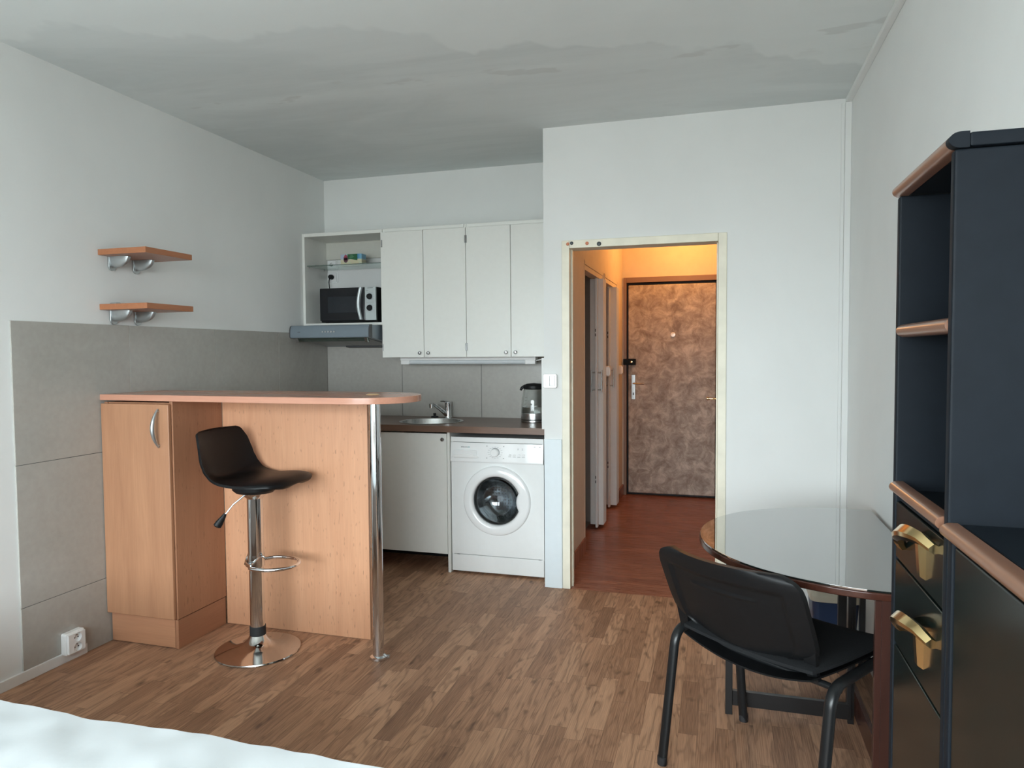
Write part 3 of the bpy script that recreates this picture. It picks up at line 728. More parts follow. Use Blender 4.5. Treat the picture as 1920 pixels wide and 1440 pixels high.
bm = bm_new(); tube(bm, [(-0.083, -0.104, 0.662), (-0.088, -0.108, 0.650), (-0.104, -0.118, 0.622), (-0.112, -0.123, 0.608), (-0.114, -0.124, 0.604)], [0.007, 0.010, 0.017, 0.018, 0.012], 12, flat=0.6); obj('lever_grip', bm, 'black', lv, True)

# ================================================================== KITCHEN BASE
WTZ0, WTZ1 = 0.886, 0.926
t_ = thing('worktop', 'brown wood effect worktop along the back wall', 'worktop', (0.92, 4.38, WTZ0))
SX, SY, SR = 0.988, 4.335, 0.212
bm = plate_hole(bm_new(), 0.009, 1.826, 4.068, YB-0.008, WTZ0, WTZ1, SX, SY, SR-0.012)
obj('slab', bm, 'walnut', t_)
bm = bm_new()
prof = [(SR, 0.000), (SR+0.001, 0.002), (SR-0.006, 0.0035), (SR-0.016, 0.0015), (SR-0.019, -0.004), (SR-0.026, -0.05), (SR-0.045, -0.105), (SR-0.075, -0.128), (0.03, -0.135), (0.0, -0.135)]
rings = []
for r_, h in prof: rings.append([bm.verts.new((SX+r_*math.cos(2*PI*j/56), SY+r_*math.sin(2*PI*j/56), WTZ1+h+0.0008)) for j in range(56)])
rings_to_faces(bm, rings, cap0=False)
bmesh.ops.recalc_face_normals(bm, faces=bm.faces[:])
for f_ in bm.faces: f_.normal_flip() if f_.normal.z < -0.5 else None
t = thing('sink', 'round stainless steel sink set into the brown worktop', 'sink', (SX, SY, WTZ1))
o = obj('basin', bm, 'steel', t); md = o.modifiers.new('thickness', 'SOLIDIFY'); md.thickness = 0.0012
bm = bm_new(); lathe(bm, [(0.0, -0.131), (0.028, -0.131), (0.034, -0.1335), (0.0, -0.134)], (SX, SY, WTZ1), seg=24); obj('drain', bm, 'chrome', t)
bm = bm_new(); lathe(bm, [(0.0, 0.0), (0.026, 0.0), (0.028, 0.004), (0.022, 0.009), (0.009, 0.011), (0.008, 0.018), (0.013, 0.024), (0.008, 0.030), (0.0, 0.031)], (0.895, 4.612, WTZ1), seg=24); tag(obj('sink_stopper', bm, 'rubber'), 'black rubber sink stopper lying behind the round sink', 'stopper')
t = thing('faucet', 'chrome single lever mixer tap behind the sink', 'tap', (0.997, 4.612, WTZ1))
bm = bm_new(); lathe(bm, [(0.0, 0.0), (0.027, 0.0), (0.027, 0.006), (0.0225, 0.012), (0.0225, 0.085), (0.024, 0.088), (0.024, 0.108), (0.020, 0.113), (0.0, 0.114)], (0.997, 4.612, WTZ1), seg=28); obj('body', bm, 'chrome', t)
bm = bm_new(); tube(bm, [(0.988, 4.598, WTZ1+0.022), (0.962, 4.565, WTZ1+0.060), (0.935, 4.53, WTZ1+0.092), (0.925, 4.518, WTZ1+0.096)], [0.015, 0.0135, 0.0125, 0.013], 16)
lathe(bm, [(0.0, -0.016), (0.0135, -0.016), (0.0135, 0.012), (0.010, 0.015), (0.0, 0.015)], (0.913, 4.508, WTZ1+0.090), seg=18); obj('spout', bm, 'chrome', t)
bm = bm_new(); tube(bm, [(0.994, 4.606, WTZ1+0.110), (0.975, 4.58, WTZ1+0.118), (0.962, 4.562, WTZ1+0.117)], [0.008, 0.006, 0.005], 10); obj('lever', bm, 'chrome', t)

# kettle, half behind the partition edge
KX, KY, KZ = 1.662, 4.45, WTZ1+0.0006
t = thing('kettle', 'glass electric kettle with black lid and some water on the worktop', 'kettle', (KX, KY, KZ))
bm = bm_new(); lathe(bm, [(0.0, 0.0), (0.082, 0.0), (0.086, 0.003), (0.086, 0.014), (0.0, 0.014)], (KX, KY, KZ), seg=40); obj('power_base', bm, 'steel', t)
bm = bm_new(); lathe(bm, [(0.0, 0.018), (0.085, 0.018), (0.086, 0.020), (0.086, 0.056), (0.084, 0.060), (0.0, 0.060)], (KX, KY, KZ), seg=40); obj('steel_bottom', bm, 'steel', t)
bm = bm_new(); lathe(bm, [(0.0, 0.0135), (0.083, 0.0135), (0.083, 0.0185), (0.0, 0.0185)], (KX, KY, KZ), seg=40); obj('base_gap', bm, 'black', t)
bm = bm_new(); rings = []
for r_, h in [(0.084, 0.0605), (0.084, 0.09), (0.081, 0.13), (0.076, 0.17), (0.069, 0.205), (0.065, 0.218), (0.062, 0.218), (0.066, 0.205), (0.073, 0.17), (0.078, 0.13), (0.081, 0.09), (0.081, 0.0605)]:
    rings.append([bm.verts.new((KX+r_*math.cos(2*PI*j/40), KY+r_*math.sin(2*PI*j/40), KZ+h)) for j in range(40)])
rings_to_faces(bm, rings, loop=True); bmesh.ops.recalc_face_normals(bm, faces=bm.faces[:]); obj('glass_jug', bm, 'glass', t, label='clear glass jug')
bm = bm_new(); lathe(bm, [(0.0, 0.061), (0.0805, 0.061), (0.0805, 0.098), (0.0, 0.098)], (KX, KY, KZ), seg=40); obj('water', bm, 'water', t)
bm = bm_new(); lathe(bm, [(0.0, 0.212), (0.061, 0.212), (0.067, 0.219), (0.066, 0.235), (0.05, 0.248), (0.0, 0.253)], (KX, KY, KZ), seg=36)
tube(bm, [(KX-0.05, KY-0.015, KZ+0.235), (KX-0.075, KY-0.022, KZ+0.222), (KX-0.083, KY-0.026, KZ+0.206)], [0.012, 0.010, 0.007], 10); obj('lid', bm, 'black', t)
bm = bm_new(); tube(bm, arc_path([(KX+0.05, KY+0.03, KZ+0.235), (KX+0.115, KY+0.05, KZ+0.225), (KX+0.118, KY+0.05, KZ+0.09), (KX+0.078, KY+0.034, KZ+0.05)], 0.03), 0.011, 12); obj('handle', bm, 'black', t)
for z in (0.095, 0.118, 0.14, 0.162): obj('level_mark', B(KX-0.040, KX-0.030, KY-0.0795+0.10*(z-0.095), KY-0.0785+0.10*(z-0.095), KZ+z, KZ+z+0.002, bev=0), 'dark_grey', t)

# base cabinet left of the washing machine
t = thing('base_cabinet', 'white sink base cabinet with plain door, left of the washing machine', 'cabinet', (0.6, 4.38, 0.0))
bm = bm_new(); box(bm, 1.194, 1.212, 4.088, 4.66, 0.0, 0.884); box(bm, 0.012, 0.030, 4.105, 4.66, 0.0, 0.884); box(bm, 0.030, 1.194, 4.105, 4.66, 0.118, 0.136); box(bm, 0.030, 1.194, 4.645, 4.66, 0.136, 0.70)
obj('carcass', bm, 'cab', t)
d = obj('door', B(0.62, 1.192, 4.086, 4.104, 0.116, 0.876), 'cab', t)
bm = bm_new(); lathe(bm, [(0.0, -0.020), (0.010, -0.019), (0.012, -0.013), (0.007, -0.006), (0.008, 0.0), (0, 0.0)], (1.167, 4.086, 0.840), 'y', 18); obj('knob', bm, 'knob_steel', d)
d = obj('door', B(0.034, 0.616, 4.086, 4.104, 0.116, 0.876), 'cab', t)
bm = bm_new(); lathe(bm, [(0.0, -0.020), (0.010, -0.019), (0.012, -0.013), (0.007, -0.006), (0.008, 0.0), (0, 0.0)], (0.060, 4.086, 0.840), 'y', 18); obj('knob', bm, 'knob_steel', d)
obj('added_shade_sheet', B(0.032, 1.192, 4.40, 4.415, 0.001, 0.115), 'black', t)  # black sheet added as the shade below the cabinet, no plinth here

# washing machine
WX, WYF = (1.217, 1.812), 4.100
t = thing('washing_machine', 'white front loading washing machine under the worktop', 'washing machine', (1.515, 4.38, 0.0))
bm = bm_new()
x0, x1 = WX
box(bm, x0, x0+0.012, WYF+0.002, 4.64, 0.014, 0.856, bev=0.002); box(bm, x1-0.012, x1, WYF+0.002, 4.64, 0.014, 0.856, bev=0.002); box(bm, x0+0.012, x1-0.012, 4.628, 4.64, 0.014, 0.83, bev=0); box(bm, x0+0.012, x1-0.012, WYF+0.02, 4.628, 0.014, 0.03, bev=0)
obj('body', bm, 'white', t)
DCX, DCZ = 1.5155, 0.4685
bm = plate_hole(bm_new(), x0, x1, 0.122, 0.700, WYF, WYF+0.012, DCX, DCZ, 0.170, axis='y'); obj('front_panel', bm, 'white', t)
obj('top_cover', B(x0-0.001, x1+0.001, WYF-0.004, 4.64, 0.826, 0.858, bev=0.004), 'white', t)
bm = bm_new()   # control fascia, its face leaning slightly back
prism(bm, [(WYF-0.010, 0.702), (WYF-0.016, 0.712), (WYF-0.006, 0.824), (WYF+0.03, 0.825), (WYF+0.03, 0.702)], x0, x1, 'x', 0.0)
fas = obj('control_panel', bm, 'white_gloss', t)
def fy(z): return WYF-0.016+0.010*(z-0.712)/0.112
bm = bm_new(); prism(bm, rrect(1.240, 1.392, 0.728, 0.778, 0.008), fy(0.75)-0.006, fy(0.75)+0.01, 'y', 0.003); dr = obj('detergent_drawer', bm, 'white_gloss', fas)
bm = bm_new(); prism(bm, [(1.27+0.1*math.cos(a)*0.9+0.045, 0.732+0.022*math.sin(a)) for a in [PI*k/12 for k in range(13)]], fy(0.74)-0.0085, fy(0.74), 'y', 0.002); obj('drawer_grip', bm, 'white_matt', dr)
bm = bm_new(); lathe(bm, [(0.0, -0.030), (0.020, -0.030), (0.0245, -0.026), (0.026, 0.006), (0.0, 0.006)], (1.509, fy(0.768), 0.768), 'y', 32); kn = obj('program_dial', bm, 'white_gloss', fas)
bm = bm_new(); lathe(bm, [(0.0265, -0.0012), (0.0285, -0.0012), (0.0285, 0.003), (0.0265, 0.003)], (1.509, fy(0.768), 0.768), 'y', 32); obj('dial_ring', bm, 'grey_print', kn)
def mark(px, pz, hx, hz): obj('printed_mark', B(px-hx, px+hx, fy(pz)-0.0006, fy(pz)+0.002, pz-hz, pz+hz, bev=0), 'grey_print', fas)
for k in range(16):
    a = 2*PI*k/16; mark(1.509+0.043*math.cos(a), 0.768+0.034*math.sin(a), 0.006, 0.0007)
for px, pz in ((1.455, 0.806), (1.455, 0.733), (1.563, 0.733), (1.563, 0.806)): mark(px, pz, 0.004, 0.002)
for k in range(4): mark(1.602+0.029*k, 0.7443, 0.010, 0.0008)
for px, pz in ((1.654, 0.795), (1.682, 0.795), (1.682, 0.788), (1.654, 0.789)): mark(px, pz, 0.003, 0.0012)
for px in (1.758, 1.790): mark(px, 0.8075, 0.005, 0.002)
for k in range(4):
    bm = bm_new(); prism(bm, rrect(1.594+0.029*k, 1.611+0.029*k, 0.750, 0.763, 0.004), fy(0.757)-0.004, fy(0.757)+0.004, 'y', 0.0015); obj('button', bm, 'white_gloss', fas)
bm = bm_new()   # blurred maker's lettering: a row of small grey strokes, the last part teal
xx = 1.287
for wd, gap, hh in ((0.009, 0.0015, 0.006), (0.005, 0.0015, 0.006), (0.005, 0.0015, 0.0045), (0.005, 0.0015, 0.0045), (0.005, 0.0015, 0.006), (0.006, 0.0015, 0.0045)):
    box(bm, xx, xx+wd, fy(0.796)-0.0006, fy(0.796)+0.002, 0.7935, 0.7935+hh, bev=0); xx += wd+gap
obj('lettering', bm, 'grey_print', fas)
bm = bm_new()
for k in range(2): box(bm, xx+0.007*k, xx+0.007*k+0.0055, fy(0.796)-0.0006, fy(0.796)+0.002, 0.7935, 0.7995, bev=0)
obj('lettering', bm, 'teal_print', fas)
obj('kick_panel', B(x0+0.002, x1-0.001, WYF-0.002, WYF+0.012, 0.014, 0.119, bev=0.003), 'white', t)
for px in (x0+0.035, x1-0.035): obj('panel_slot', B(px, px+0.018, WYF-0.0028, WYF, 0.1185, 0.121, bev=0), 'dark_grey', t)
for px in (x0+0.04, x1-0.04):
    for py in (WYF+0.05, 4.59):
        bm = bm_new(); lathe(bm, [(0, 0.0), (0.016, 0.0), (0.016, 0.006), (0.008, 0.008), (0.008, 0.016), (0, 0.016)], (px, py, 0.0), seg=16); obj('foot', bm, 'dark_grey', t)
# porthole door: white ring with the grip bulging into the glass on the right
def rin(a):
    a = (a+PI) % (2*PI)-PI; r0 = 0.148
    best = r0
    ca, sa = math.cos(a), math.sin(a)
    if abs(a) < 1.2:                         # circle of the grip, centre right of the glass
        cx_, R_ = 0.222, 0.098
        b_ = cx_*ca; disc = b_*b_-(cx_*cx_-R_*R_)
        if disc > 0: best = min(r0, b_-math.sqrt(disc))
    return best
bm = bm_new(); rings = []; N = 120
profile = [(1.00, 'o', 0.000), (1.00, 'o', -0.010), (0.985, 'o', -0.020), (0.95, 'o', -0.027), (0.5, 'm', -0.032), (0.012, 'i', -0.028), (0.004, 'i', -0.020), (0.0, 'i', 0.0), (0.0, 'i', 0.004)]
for s_, kind, y in profile:
    ring = []
    for k in range(N):
        a = 2*PI*k/N; ri = rin(a); ro = 0.2145
        r_ = ro*s_ if kind == 'o' else ((ro*0.93+ri)/2 if kind == 'm' else ri+s_)
        ring.append(bm.verts.new((DCX+r_*math.cos(a), WYF+y, DCZ+r_*math.sin(a))))
    rings.append(ring)
rings_to_faces(bm, rings, loop=True); bmesh.ops.recalc_face_normals(bm, faces=bm.faces[:])
dd = obj('door', bm, 'white_gloss', t, label='round white porthole door', sharp=50)
bm = bm_new(); rings = []
for r_, y in [(0.149, -0.006), (0.140, -0.012), (0.128, 0.004), (0.112, 0.030), (0.090, 0.052), (0.06, 0.066), (0.02, 0.071), (0.02, 0.067), (0.058, 0.062), (0.087, 0.048), (0.108, 0.026), (0.124, 0.000), (0.138, -0.015), (0.1485, -0.009)]:
    rings.append([bm.verts.new((DCX+r_*math.cos(2*PI*k/64), WYF+y, DCZ+r_*math.sin(2*PI*k/64))) for k in range(64)])
rings_to_faces(bm, rings, loop=True)
bm.faces.new(rings[6]); bm.faces.new(rings[7]); bmesh.ops.recalc_face_normals(bm, faces=bm.faces[:]); obj('porthole_glass', bm, 'porthole', dd, label='dark concave porthole glass')
bm = bm_new(); rings = []
for r_, y in [(0.170, 0.004), (0.150, 0.006), (0.142, 0.02), (0.146, 0.05), (0.158, 0.075), (0.165, 0.085), (0.178, 0.07)]:
    rings.append([bm.verts.new((DCX+r_*math.cos(2*PI*k/64), WYF+y, DCZ+r_*math.sin(2*PI*k/64))) for k in range(64)])
rings_to_faces(bm, rings, cap0=False, cap1=False); bmesh.ops.recalc_face_normals(bm, faces=bm.faces[:]); obj('gasket', bm, 'gasket', t, label='dark rubber gasket')
bm = bm_new(); rings = []
for r_, y in [(0.160, 0.086), (0.165, 0.09), (0.225, 0.10), (0.235, 0.115), (0.235, 0.40), (0.22, 0.42), (0.0001, 0.43)]:
    rings.append([bm.verts.new((DCX+r_*math.cos(2*PI*k/64), WYF+y, DCZ+r_*math.sin(2*PI*k/64))) for k in range(64)])
rings_to_faces(bm, rings, cap0=False, cap1=False); bmesh.ops.recalc_face_normals(bm, faces=bm.faces[:])
for k in range(3):
    a = math.radians(80+120*k); c_, s_ = math.cos(a), math.sin(a)
    tube(bm, [(DCX+0.205*c_, WYF+0.12, DCZ+0.205*s_), (DCX+0.195*c_, WYF+0.25, DCZ+0.195*s_), (DCX+0.205*c_, WYF+0.40, DCZ+0.205*s_)], [0.02, 0.035, 0.02], 12)
obj('drum', bm, 'drum', t, label='shiny steel drum')

# ================================================================== WALL CABINETS
UY, UZ0, UZ1 = 4.380, 1.352, 2.197
def wall_cabinet(x0, x1, doors, label, knobs, hinges):
    t = thing('wall_cabinet', label, 'cabinet', ((x0+x1)/2, 4.53, UZ0), group='cream wall cabinets')
    bm = bm_new(); box(bm, x0, x0+0.016, UY, YB-0.009, UZ0+0.004, 2.222); box(bm, x1-0.016, x1, UY, YB-0.009, UZ0+0.004, 2.222)
    box(bm, x0+0.016, x1-0.016, UY, YB-0.009, UZ0+0.004, UZ0+0.02); box(bm, x0+0.016, x1-0.016, UY-0.004, YB-0.009, 2.200, 2.222); box(bm, x0+0.016, x1-0.016, YB-0.02, YB-0.009, UZ0+0.02, 2.20)
    obj('carcass', bm, 'cab', t)
    for (a, b), kx, hx in zip(doors, knobs, hinges):
        d = obj('door', B(a, b, UY-0.0185, UY-0.001, UZ0, UZ1, bev=0.0015), 'cab', t)
        bm = bm_new(); lathe(bm, [(0.0, -0.020), (0.009, -0.019), (0.0115, -0.013), (0.007, -0.006), (0.008, 0.0), (0, 0.0)], (kx, UY-0.0185, 1.381), 'y', 18); obj('knob', bm, 'knob_steel', d)
        for z in (1.395, 2.097):
            bm = bm_new(); tube(bm, [(hx, UY-0.020, z), (hx, UY-0.020, z+0.048)], 0.0042, 10); obj('hinge', bm, 'knob_steel', d)
    return t
wall_cabinet(0.626, 1.2295, [(0.6235, 0.9275), (0.9305, 1.2285)], 'cream double wall cabinet next to the open microwave shelf', (0.900, 0.961), (0.628, 1.2265))
wall_cabinet(1.2305, 1.828, [(1.2315, 1.5335), (1.5365, 1.8275)], 'cream double wall cabinet next to the partition wall, above the kettle', (1.502, 1.565), (1.2345, 1.8235))

# open cabinet with the microwave
t = thing('open_cabinet', 'cream open cabinet with glass shelf, left end of the wall cabinets', 'cabinet', (0.32, 4.53, 1.575))
bm = bm_new(); box(bm, 0.002, 0.022, UY, YB-0.002, 1.575, 2.222); box(bm, 0.610, 0.6225, UY, YB-0.002, 1.575, 2.222); box(bm, 0.022, 0.610, UY, YB-0.002, 2.198, 2.222); box(bm, 0.022, 0.610, UY, YB-0.002, 1.575, 1.593)
obj('carcass', bm, 'cab', t)
obj('back_rail', B(0.022, 0.610, YB-0.02, YB-0.002, 2.074, 2.198), 'cab_in', t)
obj('glass_shelf', B(0.024, 0.608, 4.402, 4.66, 1.996, 2.002, bev=0.001), 'glass_green', t, label='green edged glass shelf')
for x in (0.0225, 0.6035):
    for y in (4.43, 4.63):
        bm = bm_new(); lathe(bm, [(0, 0.0), (0.004, 0.0), (0.004, 0.006), (0, 0.006)], (x, y, 1.9915), 'x', 10); obj('shelf_pin', bm, 'steel', t)

# microwave
MX0, MX1, MYF, MZ0, MZ1 = 0.127, 0.562, 4.392, 1.600, 1.838
t = thing('microwave', 'black microwave oven with silver control panel in the open cabinet', 'microwave', (0.345, 4.53, 1.593))
obj('body', B(MX0, MX1, MYF+0.018, 4.655, MZ0, MZ1, bev=0.004), 'black', t)
for px in (MX0+0.03, MX1-0.03):
    for py in (MYF+0.05, 4.63):
        bm = bm_new(); lathe(bm, [(0, 0.0), (0.012, 0.0), (0.012, 0.008), (0, 0.008)], (px, py, 1.5934), seg=14); obj('foot', bm, 'rubber', t)
dr = obj('door', B(MX0+0.001, 0.474, MYF, MYF+0.017, MZ0+0.010, MZ1-0.001, bev=0.004), 'black_gloss', t)
obj('door_window', B(0.192, 0.412, MYF-0.0012, MYF+0.002, 1.664, 1.777, bev=0.001), 'oven_glass', dr)
bm = bm_new(); n = 18; rings = []
for k in range(n+1):
    s = k/n; z = MZ0+0.014+(MZ1-MZ0-0.018)*s; x = 0.444-0.020*math.sin(PI*s)+0.006; w = 0.012
    yb = MYF+0.001; yo = MYF-0.016
    rings.append([bm.verts.new(p) for p in ((x-w, yb, z), (x-w*0.7, yo+0.004, z), (x, yo, z), (x+w*0.7, yo+0.004, z), (x+w, yb, z))])
rings_to_faces(bm, rings); bmesh.ops.recalc_face_normals(bm, faces=bm.faces[:]); obj('handle', bm, 'silver', dr, label='curved silver handle')
cp = obj('control_panel', B(0.478, 0.561, MYF+0.001, MYF+0.018, MZ0+0.010, MZ1, bev=0.002), 'silver', t, label='silver control panel')
for z in (1.771, 1.693):
    bm = bm_new(); lathe(bm, [(0.0, -0.022), (0.018, -0.021), (0.020, -0.016), (0.0225, 0.0), (0.0, 0.0)], (0.519, MYF+0.001, z), 'y', 28); kn = obj('knob', bm, 'black', cp)
    bm = bm_new(); lathe(bm, [(0.019, -0.0165), (0.0232, -0.002), (0.0232, 0.0), (0.0228, 0.0), (0.019, -0.012)], (0.519, MYF+0.0008, z), 'y', 28); obj('knob_ring', bm, 'chrome', kn)
def mwmark(x0, x1, z0, z1): obj('printed_mark', B(x0, x1, MYF-0.0004, MYF+0.002, z0, z1, bev=0), 'dark_grey', cp)
mwmark(0.499, 0.541, 1.828, 1.831); mwmark(0.487, 0.505, 1.812, 1.8135); mwmark(0.49, 0.548, 1.7315, 1.7325)
for k in range(9):
    for zc in (1.771, 1.693):
        a = math.radians(-30+30*k); mx, mz = 0.519+0.031*math.cos(a), zc+0.031*math.sin(a); mwmark(mx-0.002, mx+0.002, mz-0.0006, mz+0.0006)
bm = bm_new()
lathe(bm, [(0.0, -0.052), (0.012, -0.050), (0.0175, -0.040), (0.0185, -0.018), (0.0, -0.014)], (0.063, YB, 1.947), 'y', 20)
tube(bm, arc_path([(0.063, YB-0.046, 1.945), (0.058, YB-0.052, 1.91), (0.060, YB-0.034, 1.80), (0.10, YB-0.020, 1.66), (0.16, YB-0.028, 1.66)], 0.03), 0.0042, 8)
obj('power_cord', bm, 'black', t, label='black plug and cord')

# tea carton on the glass shelf
t = thing('tea_box', 'small green and pale tea carton on the glass shelf', 'tea box', (0.335, 4.50, 2.002))
obj('carton', B(0.253, 0.418, 4.470, 4.535, 2.0022, 2.079, bev=0.001), 'tea', t)
bm = bm_new(); prism(bm, [(0.294+0.018*math.cos(a), 2.046+0.026*math.sin(a)) for a in [2*PI*k/24 for k in range(24)]], 4.4692, 4.4705, 'y'); cr_ = obj('crest', bm, 'tea_dark', t)
bm = bm_new(); prism(bm, [(0.281, 2.054), (0.307, 2.054), (0.305, 2.070), (0.294, 2.078), (0.283, 2.070)], 4.4688, 4.4700, 'y'); obj('crest_top', bm, 'tea_red', cr_)
bm = bm_new(); rr_ = [(0.0055, 0), (0.0125, 0)]
rings = [[bm.verts.new((0.294+r_*math.cos(2*PI*k/20), 4.4686, 2.0455+r_*0.8*math.sin(2*PI*k/20))) for k in range(20)] for r_ in (0.0045, 0.0125)]
rings_to_faces(bm, rings, cap0=False, cap1=False); bmesh.ops.solidify(bm, geom=bm.faces[:], thickness=0.0008); obj('crest_ring', bm, 'tea_pink', cr_)
bm = bm_new(); box(bm, 0.330, 0.352, 4.4690, 4.4702, 2.068, 2.0705, bev=0); box(bm, 0.326, 0.357, 4.4690, 4.4702, 2.0605, 2.0625, bev=0); box(bm, 0.324, 0.350, 4.4690, 4.4702, 2.054, 2.056, bev=0)
obj('printed_lines', bm, 'tea_text', t)

# range hood
t = thing('range_hood', 'blue grey slimline cooker hood under the open cabinet', 'cooker hood', (0.305, 4.45, 1.42))
bm = bm_new()   # wedge body
prism(bm, [(4.225, 1.490), (4.225, 1.5715), (YB-0.010, 1.5715), (YB-0.010, 1.432)], 0.010, 0.600, 'x', 0.001)
obj('body', bm, 'hood', t)
bm = bm_new()
pts = [(4.245, 1.5735)] + [(4.225-0.024*math.sin(math.radians(a)), 1.530+0.043*math.cos(math.radians(a))) for a in range(0, 91, 15)] + [(4.200, 1.500), (4.204, 1.489), (4.245, 1.484)]
prism(bm, pts, 0.008, 0.606, 'x', 0.001); fr = obj('front_strip', bm, 'hood', t)
for x in (0.006, 0.603):
    bm = bm_new(); prism(bm, [(a-0.0015 if a < 4.24 else a, b) for a, b in pts], x, x+0.006, 'x', 0.0005); obj('end_cap', bm, 'dark_grey', fr)
for k in range(5):
    bm = bm_new(); lathe(bm, [(0, -0.003), (0.006, -0.003), (0.0075, 0.003), (0, 0.003)], (0.262+0.022*k, 4.200, 1.527), 'y', 14); obj('button', bm, 'steel', fr)
bm = bm_new(); box(bm, 0.07, 0.088, 4.1985, 4.201, 1.5265, 1.530, bev=0); obj('badge', bm, 'dark_grey', fr)
def under(y): return 1.490-(y-4.225)*(0.058/(YB-0.010-4.225))
bm = bm_new()
for xa, xb in ((0.045, 0.298), (0.304, 0.565)):
    q = [(4.262, under(4.262)-0.001), (4.262, under(4.262)-0.004), (4.60, under(4.60)-0.004), (4.60, under(4.60)-0.001)]
    prism(bm, q, xa, xb, 'x')
obj('filter', bm, 'hood_under', t)
bm = bm_new(); prism(bm, [(4.615, under(4.615)), (4.615, under(4.615)-0.012), (4.665, under(4.665)-0.012), (4.665, under(4.665))], 0.20, 0.50, 'x', 0.002); obj('light_cover', bm, 'dark_grey', t)
bm = bm_new(); prism(bm, [(4.232, 1.486), (4.236, 1.483), (4.258, 1.464), (4.254, 1.467)], 0.03, 0.585, 'x'); obj('visor', bm, 'glass_green', t, label='clear pull out visor')
for x in (0.030, 0.555):
    bm = bm_new(); prism(bm, [(4.228, 1.488), (4.234, 1.489), (4.252, 1.458), (4.244, 1.455)], x, x+0.022, 'x', 0.001); obj('visor_clip', bm, 'chrome', t)

# strip light under the cabinets
t = thing('strip_light', 'white fluorescent strip light under the wall cabinets', 'light', (1.17, 4.50, 1.33))
obj('housing', B(0.695, 1.665, 4.485, 4.545, 1.330, 1.3555, bev=0.003), 'white_matt', t)
bm = bm_new(); tube(bm, [(0.76, 4.512, 1.318), (1.59, 4.512, 1.318)], 0.0165, 20); obj('diffuser', bm, 'tube_cover', t)
for a, b in ((0.695, 0.76), (1.59, 1.662)): obj('end_cap', B(a, b, 4.490, 4.536, 1.301, 1.333, bev=0.006, seg=3), 'white_matt', t)
bm = bm_new(); tube(bm, arc_path([(1.660, 4.515, 1.325), (1.70, 4.53, 1.335), (1.76, 4.60, 1.33), (1.80, 4.675, 1.335)], 0.03), 0.004, 8); obj('cord', bm, 'white_matt', t)

# ================================================================== TABLE, CHAIR, BIN
TZ = 0.705
t = thing('gateleg_table', 'half round dark wood table with glass top against the right wall', 'table', (3.15, 2.71, 0.0))
def d_shape(r, x1, inset=0.0):
    cxx, cyy = 3.315, 2.705
    out = [(x1-inset, cyy+r-0.0), (x1-inset, cyy-r)]
    for k in range(1, 48):
        a = math.radians(270-180*k/48); out.append((cxx+r*1.0*math.cos(a), cyy+r*math.sin(a)))
    return [(cxx, cyy+r)] and out
outl = [(3.44, 3.26), (3.44, 2.150)] + [(3.315+0.562*math.cos(math.radians(270-180*k/48)), 2.705+0.555*math.sin(math.radians(270-180*k/48))) for k in range(0, 49)]
bm = bm_new(); prism(bm, outl, TZ-0.030, TZ-0.008, 'z', 0.004); obj('tabletop', bm, 'mahogany_h', t)
outg = [(3.438, 3.257), (3.438, 2.153)] + [(3.315+0.559*math.cos(math.radians(270-180*k/48)), 2.705+0.552*math.sin(math.radians(270-180*k/48))) for k in range(0, 49)]
bm = bm_new(); prism(bm, outg, TZ-0.0078, TZ-0.0018, 'z', 0.001); obj('glass_top', bm, 'table_glass', t, label='sheet of glass on the tabletop')
bm = bm_new(); box(bm, 3.245, 3.262, 2.158, 2.176, 0.0, TZ-0.031); box(bm, 3.262, 3.425, 2.160, 2.174, 0.0, TZ-0.031); obj('leg', bm, 'mahogany', t)
obj('leg', B(3.312, 3.382, 3.215, 3.240, 0.0, TZ-0.031), 'black_wood', t); obj('leg', B(3.396, 3.418, 3.215, 3.240, 0.0, TZ-0.031), 'black_wood', t)
obj('stretcher', B(3.306, 3.322, 2.176, 3.214, 0.030, 0.120), 'mahogany_h', t)
obj('apron', B(3.330, 3.346, 2.176, 3.214, TZ-0.10, TZ-0.031), 'mahogany_h', t)
g = obj('gate', B(3.283, 3.304, 2.785, 2.806, 0.0, TZ-0.031), 'black_wood', t, label='swing out gate leg')
bm = bm_new(); box(bm, 2.850, 2.876, 2.740, 2.766, 0.0, TZ-0.031); obj('gate_post', bm, 'black_wood', g)
bm = bm_new(); box(bm, 2.876, 3.283, 2.755, 2.772, 0.030, 0.088); box(bm, 2.876, 3.283, 2.755, 2.772, 0.60, 0.66); box(bm, 3.275, 3.29, 2.757, 2.79, 0.03, 0.66); obj('gate_rail', bm, 'black_wood', g)

# visitor chair (local: x right, y forward; origin at the rear left foot)
ang = math.atan2(-0.596, 0.803)
t = thing('visitor_chair', 'black visitor chair with plastic back shell, pushed toward the table', 'chair', (2.644, 2.342, 0.0), ang)
CW = 0.545
for x, s in ((0.0, 1), (CW, -1)):
    bm = bm_new(); pts = arc_path([(x, 0.0, 0.0), (x, 0.070, 0.445), (x, 0.405, 0.455), (x, 0.455, 0.0)], 0.055, 8)
    tube(bm, pts, 0.0170, 16, flat=0.80)
    lg = obj('leg_frame', bm, 'black_metal', t, True)
    for y in (0.0, 0.453):
        bm = bm_new(); lathe(bm, [(0.0, 0.0), (0.015, 0.0), (0.0165, 0.004), (0.0165, 0.028), (0.0, 0.028)], (x, y+0.002, 0.0), seg=16); obj('foot_cap', bm, 'rubber', lg, True)
bm = bm_new()
for y, z in ((0.12, 0.425), (0.36, 0.432)): tube(bm, [(0.0, y, z), (CW, y, z)], 0.010, 10)
obj('cross_bar', bm, 'black_metal', t, True)
